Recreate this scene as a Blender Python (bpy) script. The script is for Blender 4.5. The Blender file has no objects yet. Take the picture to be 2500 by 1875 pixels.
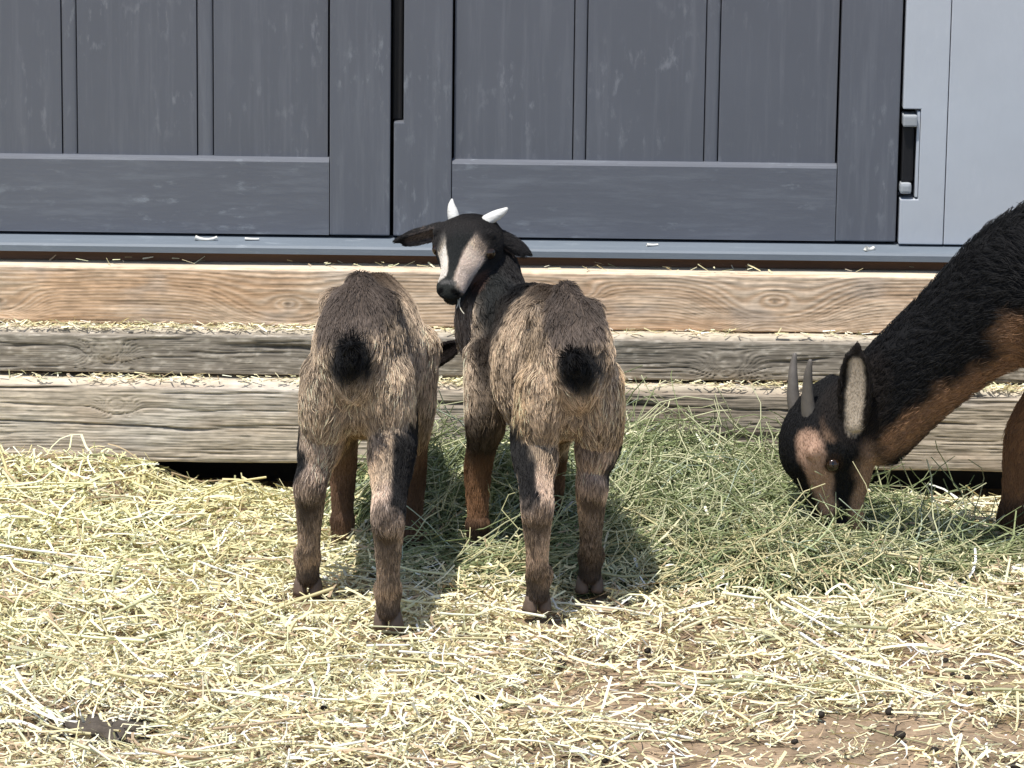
import bpy, bmesh, math, random
import numpy as np
from mathutils import Vector, Matrix
from mathutils.kdtree import KDTree

random.seed(7)
RNG = np.random.default_rng(11)
SC = bpy.context.scene
COL = SC.collection
rad = math.radians

# ------------------------------------------------------------------ camera
PITCH, ROLL = rad(13.0), rad(0.7)
CAM = np.array([0.0, -6.0, 1.54])
fwd = np.array([0, math.cos(PITCH), -math.sin(PITCH)])
rt0 = np.array([1.0, 0, 0])
up0 = np.cross(rt0, fwd)
CR = rt0 * math.cos(ROLL) + up0 * math.sin(ROLL)
CU = -rt0 * math.sin(ROLL) + up0 * math.cos(ROLL)
cd = bpy.data.cameras.new('camera')
cam = bpy.data.objects.new('camera', cd)
COL.objects.link(cam)
cd.sensor_width = 36.0
cd.lens = 9900.0 / 2500.0 * 36.0
cd.clip_start = 0.1
cd.clip_end = 500
m = Matrix.Identity(4)
for i in range(3):
    m[i][0], m[i][1], m[i][2], m[i][3] = CR[i], CU[i], -fwd[i], CAM[i]
cam.matrix_world = m
SC.camera = cam

# ------------------------------------------------------------------ light
SUN_EL, SUN_AZ = rad(70), rad(212)      # azimuth clockwise from +Y: the sun stands behind the camera, to its left
sdir = np.array([math.sin(SUN_AZ) * math.cos(SUN_EL), math.cos(SUN_AZ) * math.cos(SUN_EL), math.sin(SUN_EL)])
w = bpy.data.worlds.new('World')
SC.world = w
w.use_nodes = True
wn = w.node_tree.nodes
sky = wn.new('ShaderNodeTexSky')
sky.sky_type = 'NISHITA'
sky.sun_disc = False
sky.sun_elevation = SUN_EL
sky.sun_rotation = SUN_AZ
w.node_tree.links.new(sky.outputs[0], wn['Background'].inputs[0])
wn['Background'].inputs[1].default_value = 0.15
sl = bpy.data.lights.new('sun', 'SUN')
sl.energy = 4.6
sl.angle = rad(0.5)
sl.color = (1.0, 0.95, 0.86)
so = bpy.data.objects.new('sun', sl)
COL.objects.link(so)
so.rotation_euler = Vector(sdir).to_track_quat('Z', 'Y').to_euler()
so.location = (-2, -3, 6)
SC.view_settings.view_transform = 'Standard'
SC.view_settings.look = 'None'
SC.view_settings.exposure = 0.24
SC.view_settings.gamma = 1.0

# ------------------------------------------------------------------ numpy helpers
def _h(ix, iy, s):
    n = (ix.astype(np.int64) * 374761393 + iy.astype(np.int64) * 668265263 + s * 982451653) & 0x7fffffff
    n = ((n ^ (n >> 13)) * 1274126177) & 0x7fffffff
    return ((n ^ (n >> 16)) & 0xffff) / 65535.0

def vnoise(x, y, s=0):
    x = np.asarray(x, float); y = np.asarray(y, float)
    ix, iy = np.floor(x), np.floor(y)
    fx, fy = x - ix, y - iy
    fx = fx * fx * (3 - 2 * fx); fy = fy * fy * (3 - 2 * fy)
    a, b = _h(ix, iy, s), _h(ix + 1, iy, s)
    c, d = _h(ix, iy + 1, s), _h(ix + 1, iy + 1, s)
    return (a + (b - a) * fx) * (1 - fy) + (c + (d - c) * fx) * fy

def fbm(x, y, s=0, o=4):
    t = 0; a = 0.5; n = 0
    for i in range(o):
        t = t + a * vnoise(x, y, s + i * 17); n += a
        x = x * 2.03 + 5.1; y = y * 2.03 + 3.7; a *= 0.5
    return t / n

def noise3(p, f, s=0):
    return (vnoise(p[:, 0] * f, p[:, 1] * f + p[:, 2] * f * 0.7, s) + vnoise(p[:, 1] * f + 9, p[:, 2] * f - p[:, 0] * f * 0.6, s + 5)) * 0.5

def sstep(a, b, x):
    t = np.clip((x - a) / (b - a), 0, 1)
    return t * t * (3 - 2 * t)

def nrm(v):
    v = np.asarray(v, float)
    return v / np.maximum(np.linalg.norm(v, axis=-1, keepdims=True), 1e-9)

def np_mesh(name, V, F, cols=None, smooth=False, cname='col'):
    me = bpy.data.meshes.new(name)
    V = np.ascontiguousarray(V, np.float32); F = np.ascontiguousarray(F, np.int32)
    k = F.shape[1]
    me.vertices.add(len(V)); me.vertices.foreach_set('co', V.ravel())
    me.loops.add(F.size); me.loops.foreach_set('vertex_index', F.ravel())
    me.polygons.add(len(F)); me.polygons.foreach_set('loop_start', np.arange(0, F.size, k, dtype=np.int32))
    me.update(calc_edges=True)
    if smooth:
        me.polygons.foreach_set('use_smooth', np.ones(len(F), bool))
    if cols is not None:
        at = me.color_attributes.new(cname, 'FLOAT_COLOR', 'POINT')
        c = np.ones((len(V), 4), np.float32); c[:, :3] = cols
        at.data.foreach_set('color', c.ravel())
    return me

def link(name, data, parent=None, loc=None, mat=None):
    o = bpy.data.objects.new(name, data)
    COL.objects.link(o)
    if parent is not None: o.parent = parent
    if loc is not None: o.location = loc
    if mat is not None and data is not None: data.materials.append(mat)
    return o

def tag(o, label=None, cat=None, group=None, kind=None):
    if label: o['label'] = label
    if cat: o['category'] = cat
    if group: o['group'] = group
    if kind: o['kind'] = kind
    return o

# ------------------------------------------------------------------ materials
def mat_new(name):
    mt = bpy.data.materials.new(name)
    mt.use_nodes = True
    nt = mt.node_tree
    return mt, nt, nt.nodes, nt.links, nt.nodes['Principled BSDF']

def N(ns, t, **kw):
    n = ns.new(t)
    for k, v in kw.items(): setattr(n, k, v)
    return n

def mathn(ns, ls, op, a, b=None, clamp=False):
    n = ns.new('ShaderNodeMath'); n.operation = op; n.use_clamp = clamp
    for i, v in enumerate((a, b)):
        if v is None: continue
        if isinstance(v, (int, float)): n.inputs[i].default_value = v
        else: ls.new(v, n.inputs[i])
    return n.outputs[0]

def mixc(ns, ls, f, a, b, mode='MIX'):
    n = ns.new('ShaderNodeMix'); n.data_type = 'RGBA'; n.blend_type = mode
    for i, v in ((0, f), (6, a), (7, b)):
        if isinstance(v, (int, float)): n.inputs[i].default_value = v
        elif isinstance(v, tuple): n.inputs[i].default_value = (*v, 1)
        else: ls.new(v, n.inputs[i])
    return n.outputs[2]

def ramp(ns, ls, fac, stops):
    r = ns.new('ShaderNodeValToRGB')
    e = r.color_ramp.elements
    e[0].position, e[0].color = stops[0][0], (*stops[0][1], 1)
    e[1].position, e[1].color = stops[1][0], (*stops[1][1], 1)
    for p, c in stops[2:]:
        x = e.new(p); x.color = (*c, 1)
    ls.new(fac, r.inputs[0])
    return r.outputs[0]

def noise_tex(ns, ls, scale, stretch=(1, 1, 1), detail=4, rough=0.6, coord='Object', loc=(0, 0, 0)):
    tc = ns.new('ShaderNodeTexCoord'); mp = ns.new('ShaderNodeMapping')
    mp.inputs['Scale'].default_value = stretch; mp.inputs['Location'].default_value = loc
    ls.new(tc.outputs[coord], mp.inputs[0])
    t = ns.new('ShaderNodeTexNoise')
    t.inputs['Scale'].default_value = scale; t.inputs['Detail'].default_value = detail; t.inputs['Roughness'].default_value = rough
    ls.new(mp.outputs[0], t.inputs['Vector'])
    return t.outputs[0]

def plastic(name, col, grain, light):
    """moulded resin with faint stretched scuffs"""
    mt, nt, ns, ls, b = mat_new(name)
    n1 = noise_tex(ns, ls, 6, (1, 1, 1), 5)
    n2 = noise_tex(ns, ls, 60, grain, 6, 0.7)
    n3 = noise_tex(ns, ls, 70, (max(grain[0], .35), 1, max(grain[2], .35)), 5, 0.65, loc=(3, 1, 7))
    n4 = noise_tex(ns, ls, 9, (1, 1, 1), 2, 0.5, loc=(9, 1, 7))
    c = mixc(ns, ls, n1, tuple(x * 0.9 for x in col), tuple(x * 1.1 for x in col))
    streak = ramp(ns, ls, n2, [(0.50, (0, 0, 0)), (0.75, (1, 1, 1))])
    c = mixc(ns, ls, mathn(ns, ls, 'MULTIPLY', streak, 0.16), c, light)
    sc = ramp(ns, ls, n3, [(0.56, (0, 0, 0)), (0.70, (1, 1, 1))])
    sc = mathn(ns, ls, 'MULTIPLY', sc, ramp(ns, ls, n4, [(0.45, (0, 0, 0)), (0.65, (1, 1, 1))]))
    c = mixc(ns, ls, mathn(ns, ls, 'MULTIPLY', sc, 0.42), c, light)
    ls.new(c, b.inputs['Base Color'])
    b.inputs['Roughness'].default_value = 0.55
    b.inputs['Specular IOR Level'].default_value = 0.3
    bp = ns.new('ShaderNodeBump'); bp.inputs['Strength'].default_value = 0.35; bp.inputs['Distance'].default_value = 0.0012
    ls.new(n2, bp.inputs['Height']); ls.new(bp.outputs[0], b.inputs['Normal'])
    return mt

DOOR = (0.112, 0.120, 0.142)
M_DOORV = plastic('door_resin_vertical', DOOR, (1, 1, 0.06), (0.33, 0.35, 0.38))
M_DOORH = plastic('door_resin_horizontal', tuple(x * 1.06 for x in DOOR), (0.12, 1, 1), (0.36, 0.4, 0.44))
M_DOORP = plastic('door_resin_panel', tuple(x * 0.97 for x in DOOR), (1, 1, 0.05), (0.30, 0.31, 0.34))
M_WALL = plastic('wall_resin', (0.44, 0.47, 0.515), (1, 1, 0.4), (0.50, 0.53, 0.57))
M_SILL = plastic('sill_resin', (0.145, 0.172, 0.205), (0.1, 1, 1), (0.36, 0.4, 0.44))

def simple(name, col, rough=0.7, var=0.25, scale=30, bump=0.0, spec=0.3, stretch=(1, 1, 1)):
    mt, nt, ns, ls, b = mat_new(name)
    n = noise_tex(ns, ls, scale, stretch, 4)
    c = mixc(ns, ls, n, tuple(x * (1 - var) for x in col), tuple(min(1, x * (1 + var)) for x in col))
    ls.new(c, b.inputs['Base Color'])
    b.inputs['Roughness'].default_value = rough
    b.inputs['Specular IOR Level'].default_value = spec
    if bump:
        bp = ns.new('ShaderNodeBump'); bp.inputs['Strength'].default_value = 0.6; bp.inputs['Distance'].default_value = bump
        ls.new(n, bp.inputs['Height']); ls.new(bp.outputs[0], b.inputs['Normal'])
    return mt

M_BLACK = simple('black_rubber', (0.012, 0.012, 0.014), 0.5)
M_HINGE = simple('hinge_grey_plastic', (0.33, 0.35, 0.37), 0.5, 0.15)
M_PLY = simple('plywood_edge', (0.13, 0.072, 0.045), 0.8, 0.5, 20, 0.001, stretch=(0.2, 1, 6))
M_ROOF = simple('roof_resin', (0.12, 0.13, 0.15), 0.6)
M_HORN1 = simple('kid_horn', (0.60, 0.59, 0.56), 0.55, 0.35, 60, 0.002, stretch=(1, 1, 3))
M_HORN2 = simple('grey_horn', (0.125, 0.112, 0.10), 0.5, 0.35, 60, 0.001)
M_HOOF = simple('hoof_keratin', (0.13, 0.092, 0.07), 0.6, 0.4, 80, 0.001)
M_CLOD = simple('dark_earth', (0.085, 0.070, 0.056), 0.95, 0.6, 110, 0.006)
M_DUNG = simple('dung', (0.022, 0.016, 0.011), 0.75, 0.4, 90, 0.0015)

def attr_mat(name, cname, rough=0.8, nscale=0, transl=0.0, spec=0.2, nstretch=(1, 1, 1), namp=0.3, bump=0.0):
    mt, nt, ns, ls, b = mat_new(name)
    a = ns.new('ShaderNodeAttribute'); a.attribute_name = cname
    c = a.outputs['Color']
    if nscale:
        n = noise_tex(ns, ls, nscale, nstretch, 5, 0.65)
        g = ramp(ns, ls, n, [(0.25, (1 - namp,) * 3), (0.75, (1 + namp,) * 3)])
        c = mixc(ns, ls, 1.0, c, g, 'MULTIPLY')
        if bump:
            bp = ns.new('ShaderNodeBump'); bp.inputs['Strength'].default_value = 0.7; bp.inputs['Distance'].default_value = bump
            ls.new(n, bp.inputs['Height']); ls.new(bp.outputs[0], b.inputs['Normal'])
    ls.new(c, b.inputs['Base Color'])
    b.inputs['Roughness'].default_value = rough
    b.inputs['Specular IOR Level'].default_value = spec
    if transl > 0:
        t = ns.new('ShaderNodeBsdfTranslucent'); ls.new(c, t.inputs[0])
        mx = ns.new('ShaderNodeMixShader'); mx.inputs[0].default_value = transl
        ls.new(b.outputs[0], mx.inputs[1]); ls.new(t.outputs[0], mx.inputs[2])
        ls.new(mx.outputs[0], ns['Material Output'].inputs[0])
    return mt

M_STRAW = attr_mat('straw', 'col', 0.5, 0, 0.08, 0.4)
M_HAY = attr_mat('hay', 'col', 0.65, 0, 0.2, 0.25)
M_WOOD = attr_mat('weathered_wood', 'col', 0.85, 160, 0, 0.15, (0.06, 1, 1), 0.22, 0.0008)
M_SOIL = attr_mat('soil', 'col', 0.95, 140, 0, 0.1, (1, 1, 1), 0.4, 0.003)
M_COAT = attr_mat('goat_skin', 'coat', 0.85, 0, 0, 0.1)

def fur_mat():
    mt = bpy.data.materials.new('goat_fur'); mt.use_nodes = True
    nt = mt.node_tree; ns = nt.nodes; ls = nt.links
    b = ns['Principled BSDF']
    a = ns.new('ShaderNodeAttribute'); a.attribute_name = 'col'
    hi = ns.new('ShaderNodeHairInfo')
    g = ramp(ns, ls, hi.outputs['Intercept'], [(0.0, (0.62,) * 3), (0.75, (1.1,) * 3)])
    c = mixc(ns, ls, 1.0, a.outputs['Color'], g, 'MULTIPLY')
    ls.new(c, b.inputs['Base Color'])
    b.inputs['Roughness'].default_value = 0.55
    b.inputs['Specular IOR Level'].default_value = 0.25
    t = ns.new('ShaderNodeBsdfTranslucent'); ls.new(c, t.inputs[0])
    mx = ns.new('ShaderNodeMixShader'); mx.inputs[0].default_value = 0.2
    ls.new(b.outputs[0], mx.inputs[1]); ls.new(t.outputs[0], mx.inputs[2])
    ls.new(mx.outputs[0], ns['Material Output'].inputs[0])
    return mt
M_FUR = fur_mat()

def eye_mat():
    mt, nt, ns, ls, b = mat_new('goat_eye')
    tc = ns.new('ShaderNodeTexCoord'); sp = ns.new('ShaderNodeSeparateXYZ')
    ls.new(tc.outputs['Object'], sp.inputs[0])
    x = mathn(ns, ls, 'ABSOLUTE', sp.outputs[0]); y = mathn(ns, ls, 'ABSOLUTE', sp.outputs[1])
    px = mathn(ns, ls, 'LESS_THAN', x, 0.0045); py = mathn(ns, ls, 'LESS_THAN', y, 0.0016)
    pu = mathn(ns, ls, 'MULTIPLY', px, py)
    c = mixc(ns, ls, pu, (0.022, 0.012, 0.006), (0.003, 0.003, 0.003))
    ls.new(c, b.inputs['Base Color'])
    b.inputs['Roughness'].default_value = 0.08
    return mt
M_EYE = eye_mat()

# ------------------------------------------------------------------ ground
def gh(x, y):
    x = np.asarray(x, float); y = np.asarray(y, float)
    h = 0.016 * (fbm(x * 3.1, y * 3.1, 3) - 0.5) + 0.008 * (fbm(x * 14, y * 14, 8) - 0.5)
    near = sstep(6.0, 2.0, np.hypot(x, y + 0.7))
    h = h * near
    wall = np.exp(-((y - 0.03) / 0.11) ** 2)
    left = sstep(-0.46, -0.62, x)
    h = h + wall * (0.03 * left - (0.035 + 0.02 * sstep(-0.42, -0.28, x)) * (1 - left) * near)
    h = h + 0.012 * left * np.exp(-((y + 0.15) / 0.2) ** 2)
    h = np.where(y > 0.02, h - 0.05 * sstep(0.02, 0.1, y) * near, h)
    # a scrape in the near left corner
    h = h - 0.012 * np.exp(-(((x + 0.50) / 0.10) ** 2 + ((y + 1.24) / 0.05) ** 2))
    return h

def axis(a, b, step, far):
    mid = np.arange(a, b + 1e-6, step)
    out = [mid]
    lo, hi = a, b; d = step; L = []; H = []
    while hi < far:
        d *= 1.35; hi += d; lo -= d; H.append(hi); L.append(lo)
    return np.concatenate([L[::-1], mid, H])
gx = axis(-1.5, 1.6, 0.012, 60); gy = axis(-2.2, 0.2, 0.012, 60)
GX, GY = np.meshgrid(gx, gy)
GZ = gh(GX, GY)
V = np.stack([GX.ravel(), GY.ravel(), GZ.ravel()], 1)
nx, ny = len(gx), len(gy)
I = np.arange(nx * ny).reshape(ny, nx)
F = np.stack([I[:-1, :-1], I[:-1, 1:], I[1:, 1:], I[1:, :-1]], -1).reshape(-1, 4)
t = fbm(V[:, 0] * 5, V[:, 1] * 5, 21)[:, None]; t2 = fbm(V[:, 0] * 28, V[:, 1] * 28, 5)[:, None]
c = np.array([0.24, 0.168, 0.108]) * (1 - t) + np.array([0.38, 0.285, 0.195]) * t
c = c * (0.40 + 0.9 * t2)
dark = np.exp(-(((V[:, 0] + 0.50) / 0.11) ** 2 + ((V[:, 1] + 1.25) / 0.06) ** 2))[:, None]
c = c * (1 - 0.6 * dark)
ground = link('ground', np_mesh('ground', V, F, c, True), mat=M_SOIL)
tag(ground, 'bare brown soil of the pen under the straw', kind='structure')

# ------------------------------------------------------------------ box helpers
def box_bm(bm, x0, x1, y0, y1, z0, z1, bev=0.0015):
    b2 = bmesh.new()
    vs = [b2.verts.new(p) for p in ((x0, y0, z0), (x1, y0, z0), (x1, y1, z0), (x0, y1, z0), (x0, y0, z1), (x1, y0, z1), (x1, y1, z1), (x0, y1, z1))]
    for f in ((0, 3, 2, 1), (4, 5, 6, 7), (0, 1, 5, 4), (1, 2, 6, 5), (2, 3, 7, 6), (3, 0, 4, 7)):
        b2.faces.new([vs[i] for i in f])
    if bev:
        bmesh.ops.bevel(b2, geom=b2.edges[:], offset=bev, segments=2, profile=0.6, affect='EDGES')
    me = bpy.data.meshes.new('tmp'); b2.to_mesh(me); b2.free()
    bm.from_mesh(me); bpy.data.meshes.remove(me)

def boxes(name, lst, mat, parent=None, bev=0.0015):
    bm = bmesh.new()
    for b in lst: box_bm(bm, *b, bev)
    me = bpy.data.meshes.new(name); bm.to_mesh(me); bm.free()
    return link(name, me, parent, mat=mat)

# ------------------------------------------------------------------ timbers
def timber(name, x0, x1, yf, yb, z0, z1, kind, label):
    """a sawn timber: dense front and top with grain, checks and knots cut into the surface"""
    H = z1 - z0; D = yb - yf
    xs = np.arange(x0, x1 + 1e-6, 0.0021)
    nz = max(12, int(H / 0.0016)); ntop = 14
    # profile from bottom back .. front bottom .. front top .. top back
    zf = np.linspace(0, H, nz)
    prof_y = np.concatenate([[D], np.zeros(nz), np.linspace(0, D, ntop)[1:], [D]])
    prof_z = np.concatenate([[0], zf, np.full(ntop - 1, H), [0]])
    s = np.concatenate([[-D], zf, H + np.linspace(0, D, ntop)[1:], [H + D + H]])
    X, S = np.meshgrid(xs, s)
    Yp = np.repeat(prof_y[:, None], len(xs), 1); Zp = np.repeat(prof_z[:, None], len(xs), 1)
    sd = {'pine': 3, 'mid': 31, 'low': 57}[kind]
    # growth-ring field
    wav = 0.012 * (fbm(X * 2.2, S * 6, sd) - 0.5) + 0.008 * (fbm(X * 7, S * 14, sd + 2) - 0.5)
    q = S + wav
    knots = {'pine': [(-0.345, 0.036, 0.040), (-0.785, 0.036, 0.024), (0.40, 0.050, 0.042), (1.0, 0.05, 0.03), (-1.2, 0.04, 0.03), (0.10, 0.06, 0.016)],
             'mid': [(-0.62, 0.04, 0.015), (0.33, 0.03, 0.016)], 'low': [(-0.60, 0.095, 0.011), (0.92, 0.05, 0.012)]}[kind]
    kn = np.zeros_like(X)
    for kx, kz, kr in knots:
        dx = (X - kx) / 2.0; dz = S - kz
        r = np.sqrt(dx * dx + dz * dz) + 0.005 * (fbm(X * 25, S * 25, sd + 9) - 0.5)
        wgt = np.exp(-(r / kr) ** 2)
        q = q * (1 - wgt) + (kz + 0.02 + r * 1.15) * wgt
        kn = np.maximum(kn, np.exp(-(np.hypot(X - kx, S - kz) / 0.004) ** 2))
    fr = {'pine': 95, 'mid': 130, 'low': 120}[kind]
    band = 0.55 * vnoise(q * fr, X * 0.6, sd + 40) + 0.45 * (0.5 + 0.5 * np.sin(q * fr * 13 + 3 * vnoise(q * 60, X * 1.5, sd + 42)))
    fine = vnoise(q * fr * 4.3, X * 5, sd + 41)
    fiber = fbm(X * 22, S * 480, sd + 44, 3)
    speck = fbm(X * 90, S * 220, sd + 45, 3)
    blot = fbm(X * 4.5, S * 16, sd + 50)
    blot2 = fbm(X * 11, S * 30 + 7, sd + 55)
    # long checks (cracks) along the grain
    lines = np.abs(vnoise(q * (55 if kind == 'low' else 42), X * 0.9, sd + 60) - 0.5)
    gate = sstep(0.42, 0.62, vnoise(X * 2.4 + q * 9, q * 55, sd + 61))
    crack = np.exp(-(lines / 0.030) ** 2) * gate
    l2 = np.abs(vnoise(q * 150, X * 3.1, sd + 64) - 0.5)
    crack = np.maximum(crack, 0.6 * np.exp(-(l2 / 0.05) ** 2) * sstep(0.5, 0.7, vnoise(X * 7 + 3, q * 110, sd + 65)))
    if kind == 'pine': crack = crack * 0.18
    front = (np.arange(len(s)) >= 1) & (np.arange(len(s)) <= nz)
    disp = 0.0012 * (band - 0.5) + 0.0010 * (fiber - 0.5) + 0.0022 * (blot - 0.5)
    if kind == 'low': disp = disp * 1.8
    if kind == 'mid': disp = disp * 1.7 + 0.004 * (blot2 - 0.5)
    disp = disp - 0.0045 * crack
    bow = 0.004 * (fbm(X * 1.1, X * 0 + 3, sd + 70) - 0.5)
    Yp = Yp + np.where(front[:, None], -disp, 0) + bow
    Zp = Zp + np.where((~front & (np.arange(len(s)) > nz))[:, None], disp, 0)
    # worn arrises: round the two front edges unevenly
    er = {'pine': 0.004, 'mid': 0.010, 'low': 0.014}[kind] * (0.6 + 0.8 * fbm(X * 5, X * 0 + 1, sd + 80))
    e_t = np.clip(1 - np.abs(S - H) / er, 0, 1); e_b = np.clip(1 - np.abs(S) / er, 0, 1)
    Yp = Yp + er * 0.55 * (e_t ** 2 + e_b ** 2) * (S >= 0)
    Zp = Zp - er * 0.55 * e_t ** 2 + er * 0.5 * e_b ** 2 * (S >= 0)
    V = np.stack([X.ravel(), (Yp + yf).ravel(), (Zp + z0).ravel()], 1)
    n, k = X.shape[1], X.shape[0]
    I = np.arange(n * k).reshape(k, n)
    F = np.stack([I[:-1, :-1], I[:-1, 1:], I[1:, 1:], I[1:, :-1]], -1).reshape(-1, 4)
    B, FI, FB, BL, B2, CK, KN, SP = [a.ravel()[:, None] for a in (band, fine, fiber, blot, blot2, crack, kn, speck)]
    if kind == 'pine':
        Bs = sstep(0.25, 0.75, B)
        c = np.array([0.50, 0.355, 0.24]) * (1 - Bs) + np.array([0.67, 0.53, 0.40]) * Bs
        rust = sstep(0.50, 0.72, BL) * 0.45
        c = c * (1 - rust) + np.array([0.46, 0.265, 0.14]) * rust
        gr = sstep(0.52, 0.75, B2) * 0.5
        c = c * (1 - gr) + np.array([0.47, 0.40, 0.34]) * gr
        lt = sstep(0.7, 0.95, FI) * 0.25
        c = c * (1 - lt) + np.array([0.72, 0.58, 0.42]) * lt
        c = c * (1 - 0.55 * KN)
    elif kind == 'mid':
        c = np.array([0.19, 0.168, 0.142]) * (1 - B) + np.array([0.335, 0.295, 0.242]) * B
        br = sstep(0.48, 0.7, BL) * 0.7
        c = c * (1 - br) + np.array([0.33, 0.265, 0.19]) * br
        lt = sstep(0.58, 0.75, SP) * 0.45
        c = c * (1 - lt) + np.array([0.46, 0.42, 0.36]) * lt
    else:
        c = np.array([0.43, 0.36, 0.28]) * (1 - B) + np.array([0.55, 0.475, 0.385]) * B
        lt = sstep(0.5, 0.75, BL) * 0.5
        c = c * (1 - lt) + np.array([0.52, 0.49, 0.44]) * lt
        br = sstep(0.55, 0.8, B2) * 0.5
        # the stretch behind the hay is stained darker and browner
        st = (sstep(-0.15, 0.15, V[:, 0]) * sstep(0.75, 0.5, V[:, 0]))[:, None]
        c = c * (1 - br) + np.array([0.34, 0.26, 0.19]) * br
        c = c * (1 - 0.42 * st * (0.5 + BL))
    c = c * (0.62 + 0.76 * FB) * (0.72 + 0.56 * SP)
    c = c * (1 - 0.85 * np.clip(CK, 0, 1))
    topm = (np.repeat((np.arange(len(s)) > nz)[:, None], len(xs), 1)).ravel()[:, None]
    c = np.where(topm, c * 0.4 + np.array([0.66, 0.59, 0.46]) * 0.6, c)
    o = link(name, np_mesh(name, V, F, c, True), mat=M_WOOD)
    return tag(o, label, 'timber', 'timbers stacked under the shed')

timber('timber', -1.35, 1.75, 0.0, 0.20, 0.018, 0.150, 'low', 'thick cracked grey timber at the bottom of the stack, just above the straw')
timber('timber', -1.35, 1.75, 0.036, 0.20, 0.1505, 0.2230, 'mid', 'thin dark weathered timber in the middle of the stack')
timber('timber', -1.35, 1.75, 0.070, 0.20, 0.2235, 0.315, 'pine', 'clean orange pine timber with knots at the top of the stack')
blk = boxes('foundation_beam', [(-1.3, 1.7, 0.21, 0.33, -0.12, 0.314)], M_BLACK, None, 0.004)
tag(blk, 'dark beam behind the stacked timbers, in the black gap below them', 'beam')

# ------------------------------------------------------------------ shed
shed = link('shed', None, loc=(0, 0, 0))
tag(shed, 'grey resin garden shed with panelled double doors and pale walls', 'shed')
ZT = 1.95
boxes('base_deck', [(-1.32, 1.72, 0.115, 1.9, 0.3155, 0.3305)], M_PLY, shed, 0.001)
# sill with a sloping top
bm = bmesh.new()
sec = [(0.090, 0.3335), (0.090, 0.3425), (0.093, 0.346), (0.128, 0.3515), (0.16, 0.352), (0.16, 0.3335)]
for x in (-1.32, 1.72):
    for y, z in sec: bm.verts.new((x, y, z))
bm.verts.ensure_lookup_table()
for i in range(6):
    j = (i + 1) % 6
    bm.faces.new([bm.verts[i], bm.verts[6 + i], bm.verts[6 + j], bm.verts[j]])
bm.faces.new(bm.verts[0:6]); bm.faces.new(bm.verts[6:12][::-1])
bmesh.ops.recalc_face_normals(bm, faces=bm.faces)
me = bpy.data.meshes.new('sill'); bm.to_mesh(me); bm.free()
link('sill', me, shed, mat=M_SILL)
boxes('inner_wall', [(-1.3, 1.7, 0.20, 0.24, 0.331, ZT)], M_BLACK, shed, 0)

def prism(name, out, y0, y1, mat, parent, bev):
    """outline in x,z pushed back from y0 to y1, with rounded arrises"""
    bm = bmesh.new()
    fr = [bm.verts.new((x, y0, z)) for x, z in out]; bk = [bm.verts.new((x, y1, z)) for x, z in out]
    n = len(out)
    bm.faces.new(fr); bm.faces.new(bk[::-1])
    for i in range(n):
        j = (i + 1) % n
        bm.faces.new([fr[j], fr[i], bk[i], bk[j]])
    bmesh.ops.recalc_face_normals(bm, faces=bm.faces)
    if bev: bmesh.ops.bevel(bm, geom=bm.edges[:], offset=bev, segments=2, profile=0.6, affect='EDGES')
    me = bpy.data.meshes.new(name); bm.to_mesh(me); bm.free()
    return link(name, me, parent, mat=mat)
def rect(a, b, z0, z1): return [(a, z0), (b, z0), (b, z1), (a, z1)]
ZB, ZR = 0.3565, 0.474          # door bottom, top of the bottom rail
ZU = 1.80
def door(xa, xb, stiles, planks, grooves, handle_side):
    d = link('door', None, shed)
    for out in stiles:
        prism('stile', out, 0.130, 0.170, M_DOORV, d, 0.002)
    ra, rb = planks[0][0] - 0.0025, planks[-1][1] + 0.0025
    for z0, z1 in ((ZB, ZR), (ZU - 0.13, ZU), (1.06, 1.18)):
        rail_name = 'bottom_rail' if z1 == ZR else 'top_rail' if z1 == ZU else 'middle_rail'
        # the rail's upper arris is a wide slope that meets the panels
        sec = [(0.1305, z0), (0.1305, z1 - 0.0045), (0.1325, z1 - 0.001), (0.1415, z1 + 0.002), (0.168, z1 + 0.002), (0.168, z0)]
        bm = bmesh.new()
        for x in (ra + 0.0008, rb - 0.0008):
            for y, z in sec: bm.verts.new((x, y, z))
        bm.verts.ensure_lookup_table()
        for i in range(6):
            j = (i + 1) % 6
            bm.faces.new([bm.verts[i], bm.verts[6 + i], bm.verts[6 + j], bm.verts[j]])
        bm.faces.new(bm.verts[0:6]); bm.faces.new(bm.verts[6:12][::-1])
        bmesh.ops.recalc_face_normals(bm, faces=bm.faces)
        me = bpy.data.meshes.new(rail_name); bm.to_mesh(me); bm.free()
        link(rail_name, me, d, mat=M_DOORH)
    for a, b in planks:
        boxes('panel', [(a + 0.0006, b - 0.0006, 0.141, 0.166, ZR - 0.02, 1.07), ], M_DOORP, d, 0.001)
        boxes('panel', [(a + 0.0006, b - 0.0006, 0.141, 0.166, 1.17, ZU - 0.12)], M_DOORP, d, 0.001)
    for a, b in grooves:
        # a half-round moulding lying in the channel between two panels
        bm = bmesh.new()
        k = 9
        for z in (ZR - 0.018, 1.069):
            for i in range(k):
                th = math.pi * i / (k - 1)
                bm.verts.new(((a + b) / 2 - (b - a) / 2 * 0.93 * math.cos(th), 0.1445 - 0.0025 * math.sin(th) ** 0.6, z))
            for p in (((b), 0.164), ((a), 0.164)): bm.verts.new((p[0], p[1], z))
        bm.verts.ensure_lookup_table(); n = k + 2
        for i in range(n):
            j = (i + 1) % n
            bm.faces.new([bm.verts[i], bm.verts[j], bm.verts[n + j], bm.verts[n + i]])
        bmesh.ops.recalc_face_normals(bm, faces=bm.faces)
        for f in bm.faces: f.smooth = True
        me = bpy.data.meshes.new('moulding'); bm.to_mesh(me); bm.free()
        link('moulding', me, d, mat=M_DOORV)
    return d
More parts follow.
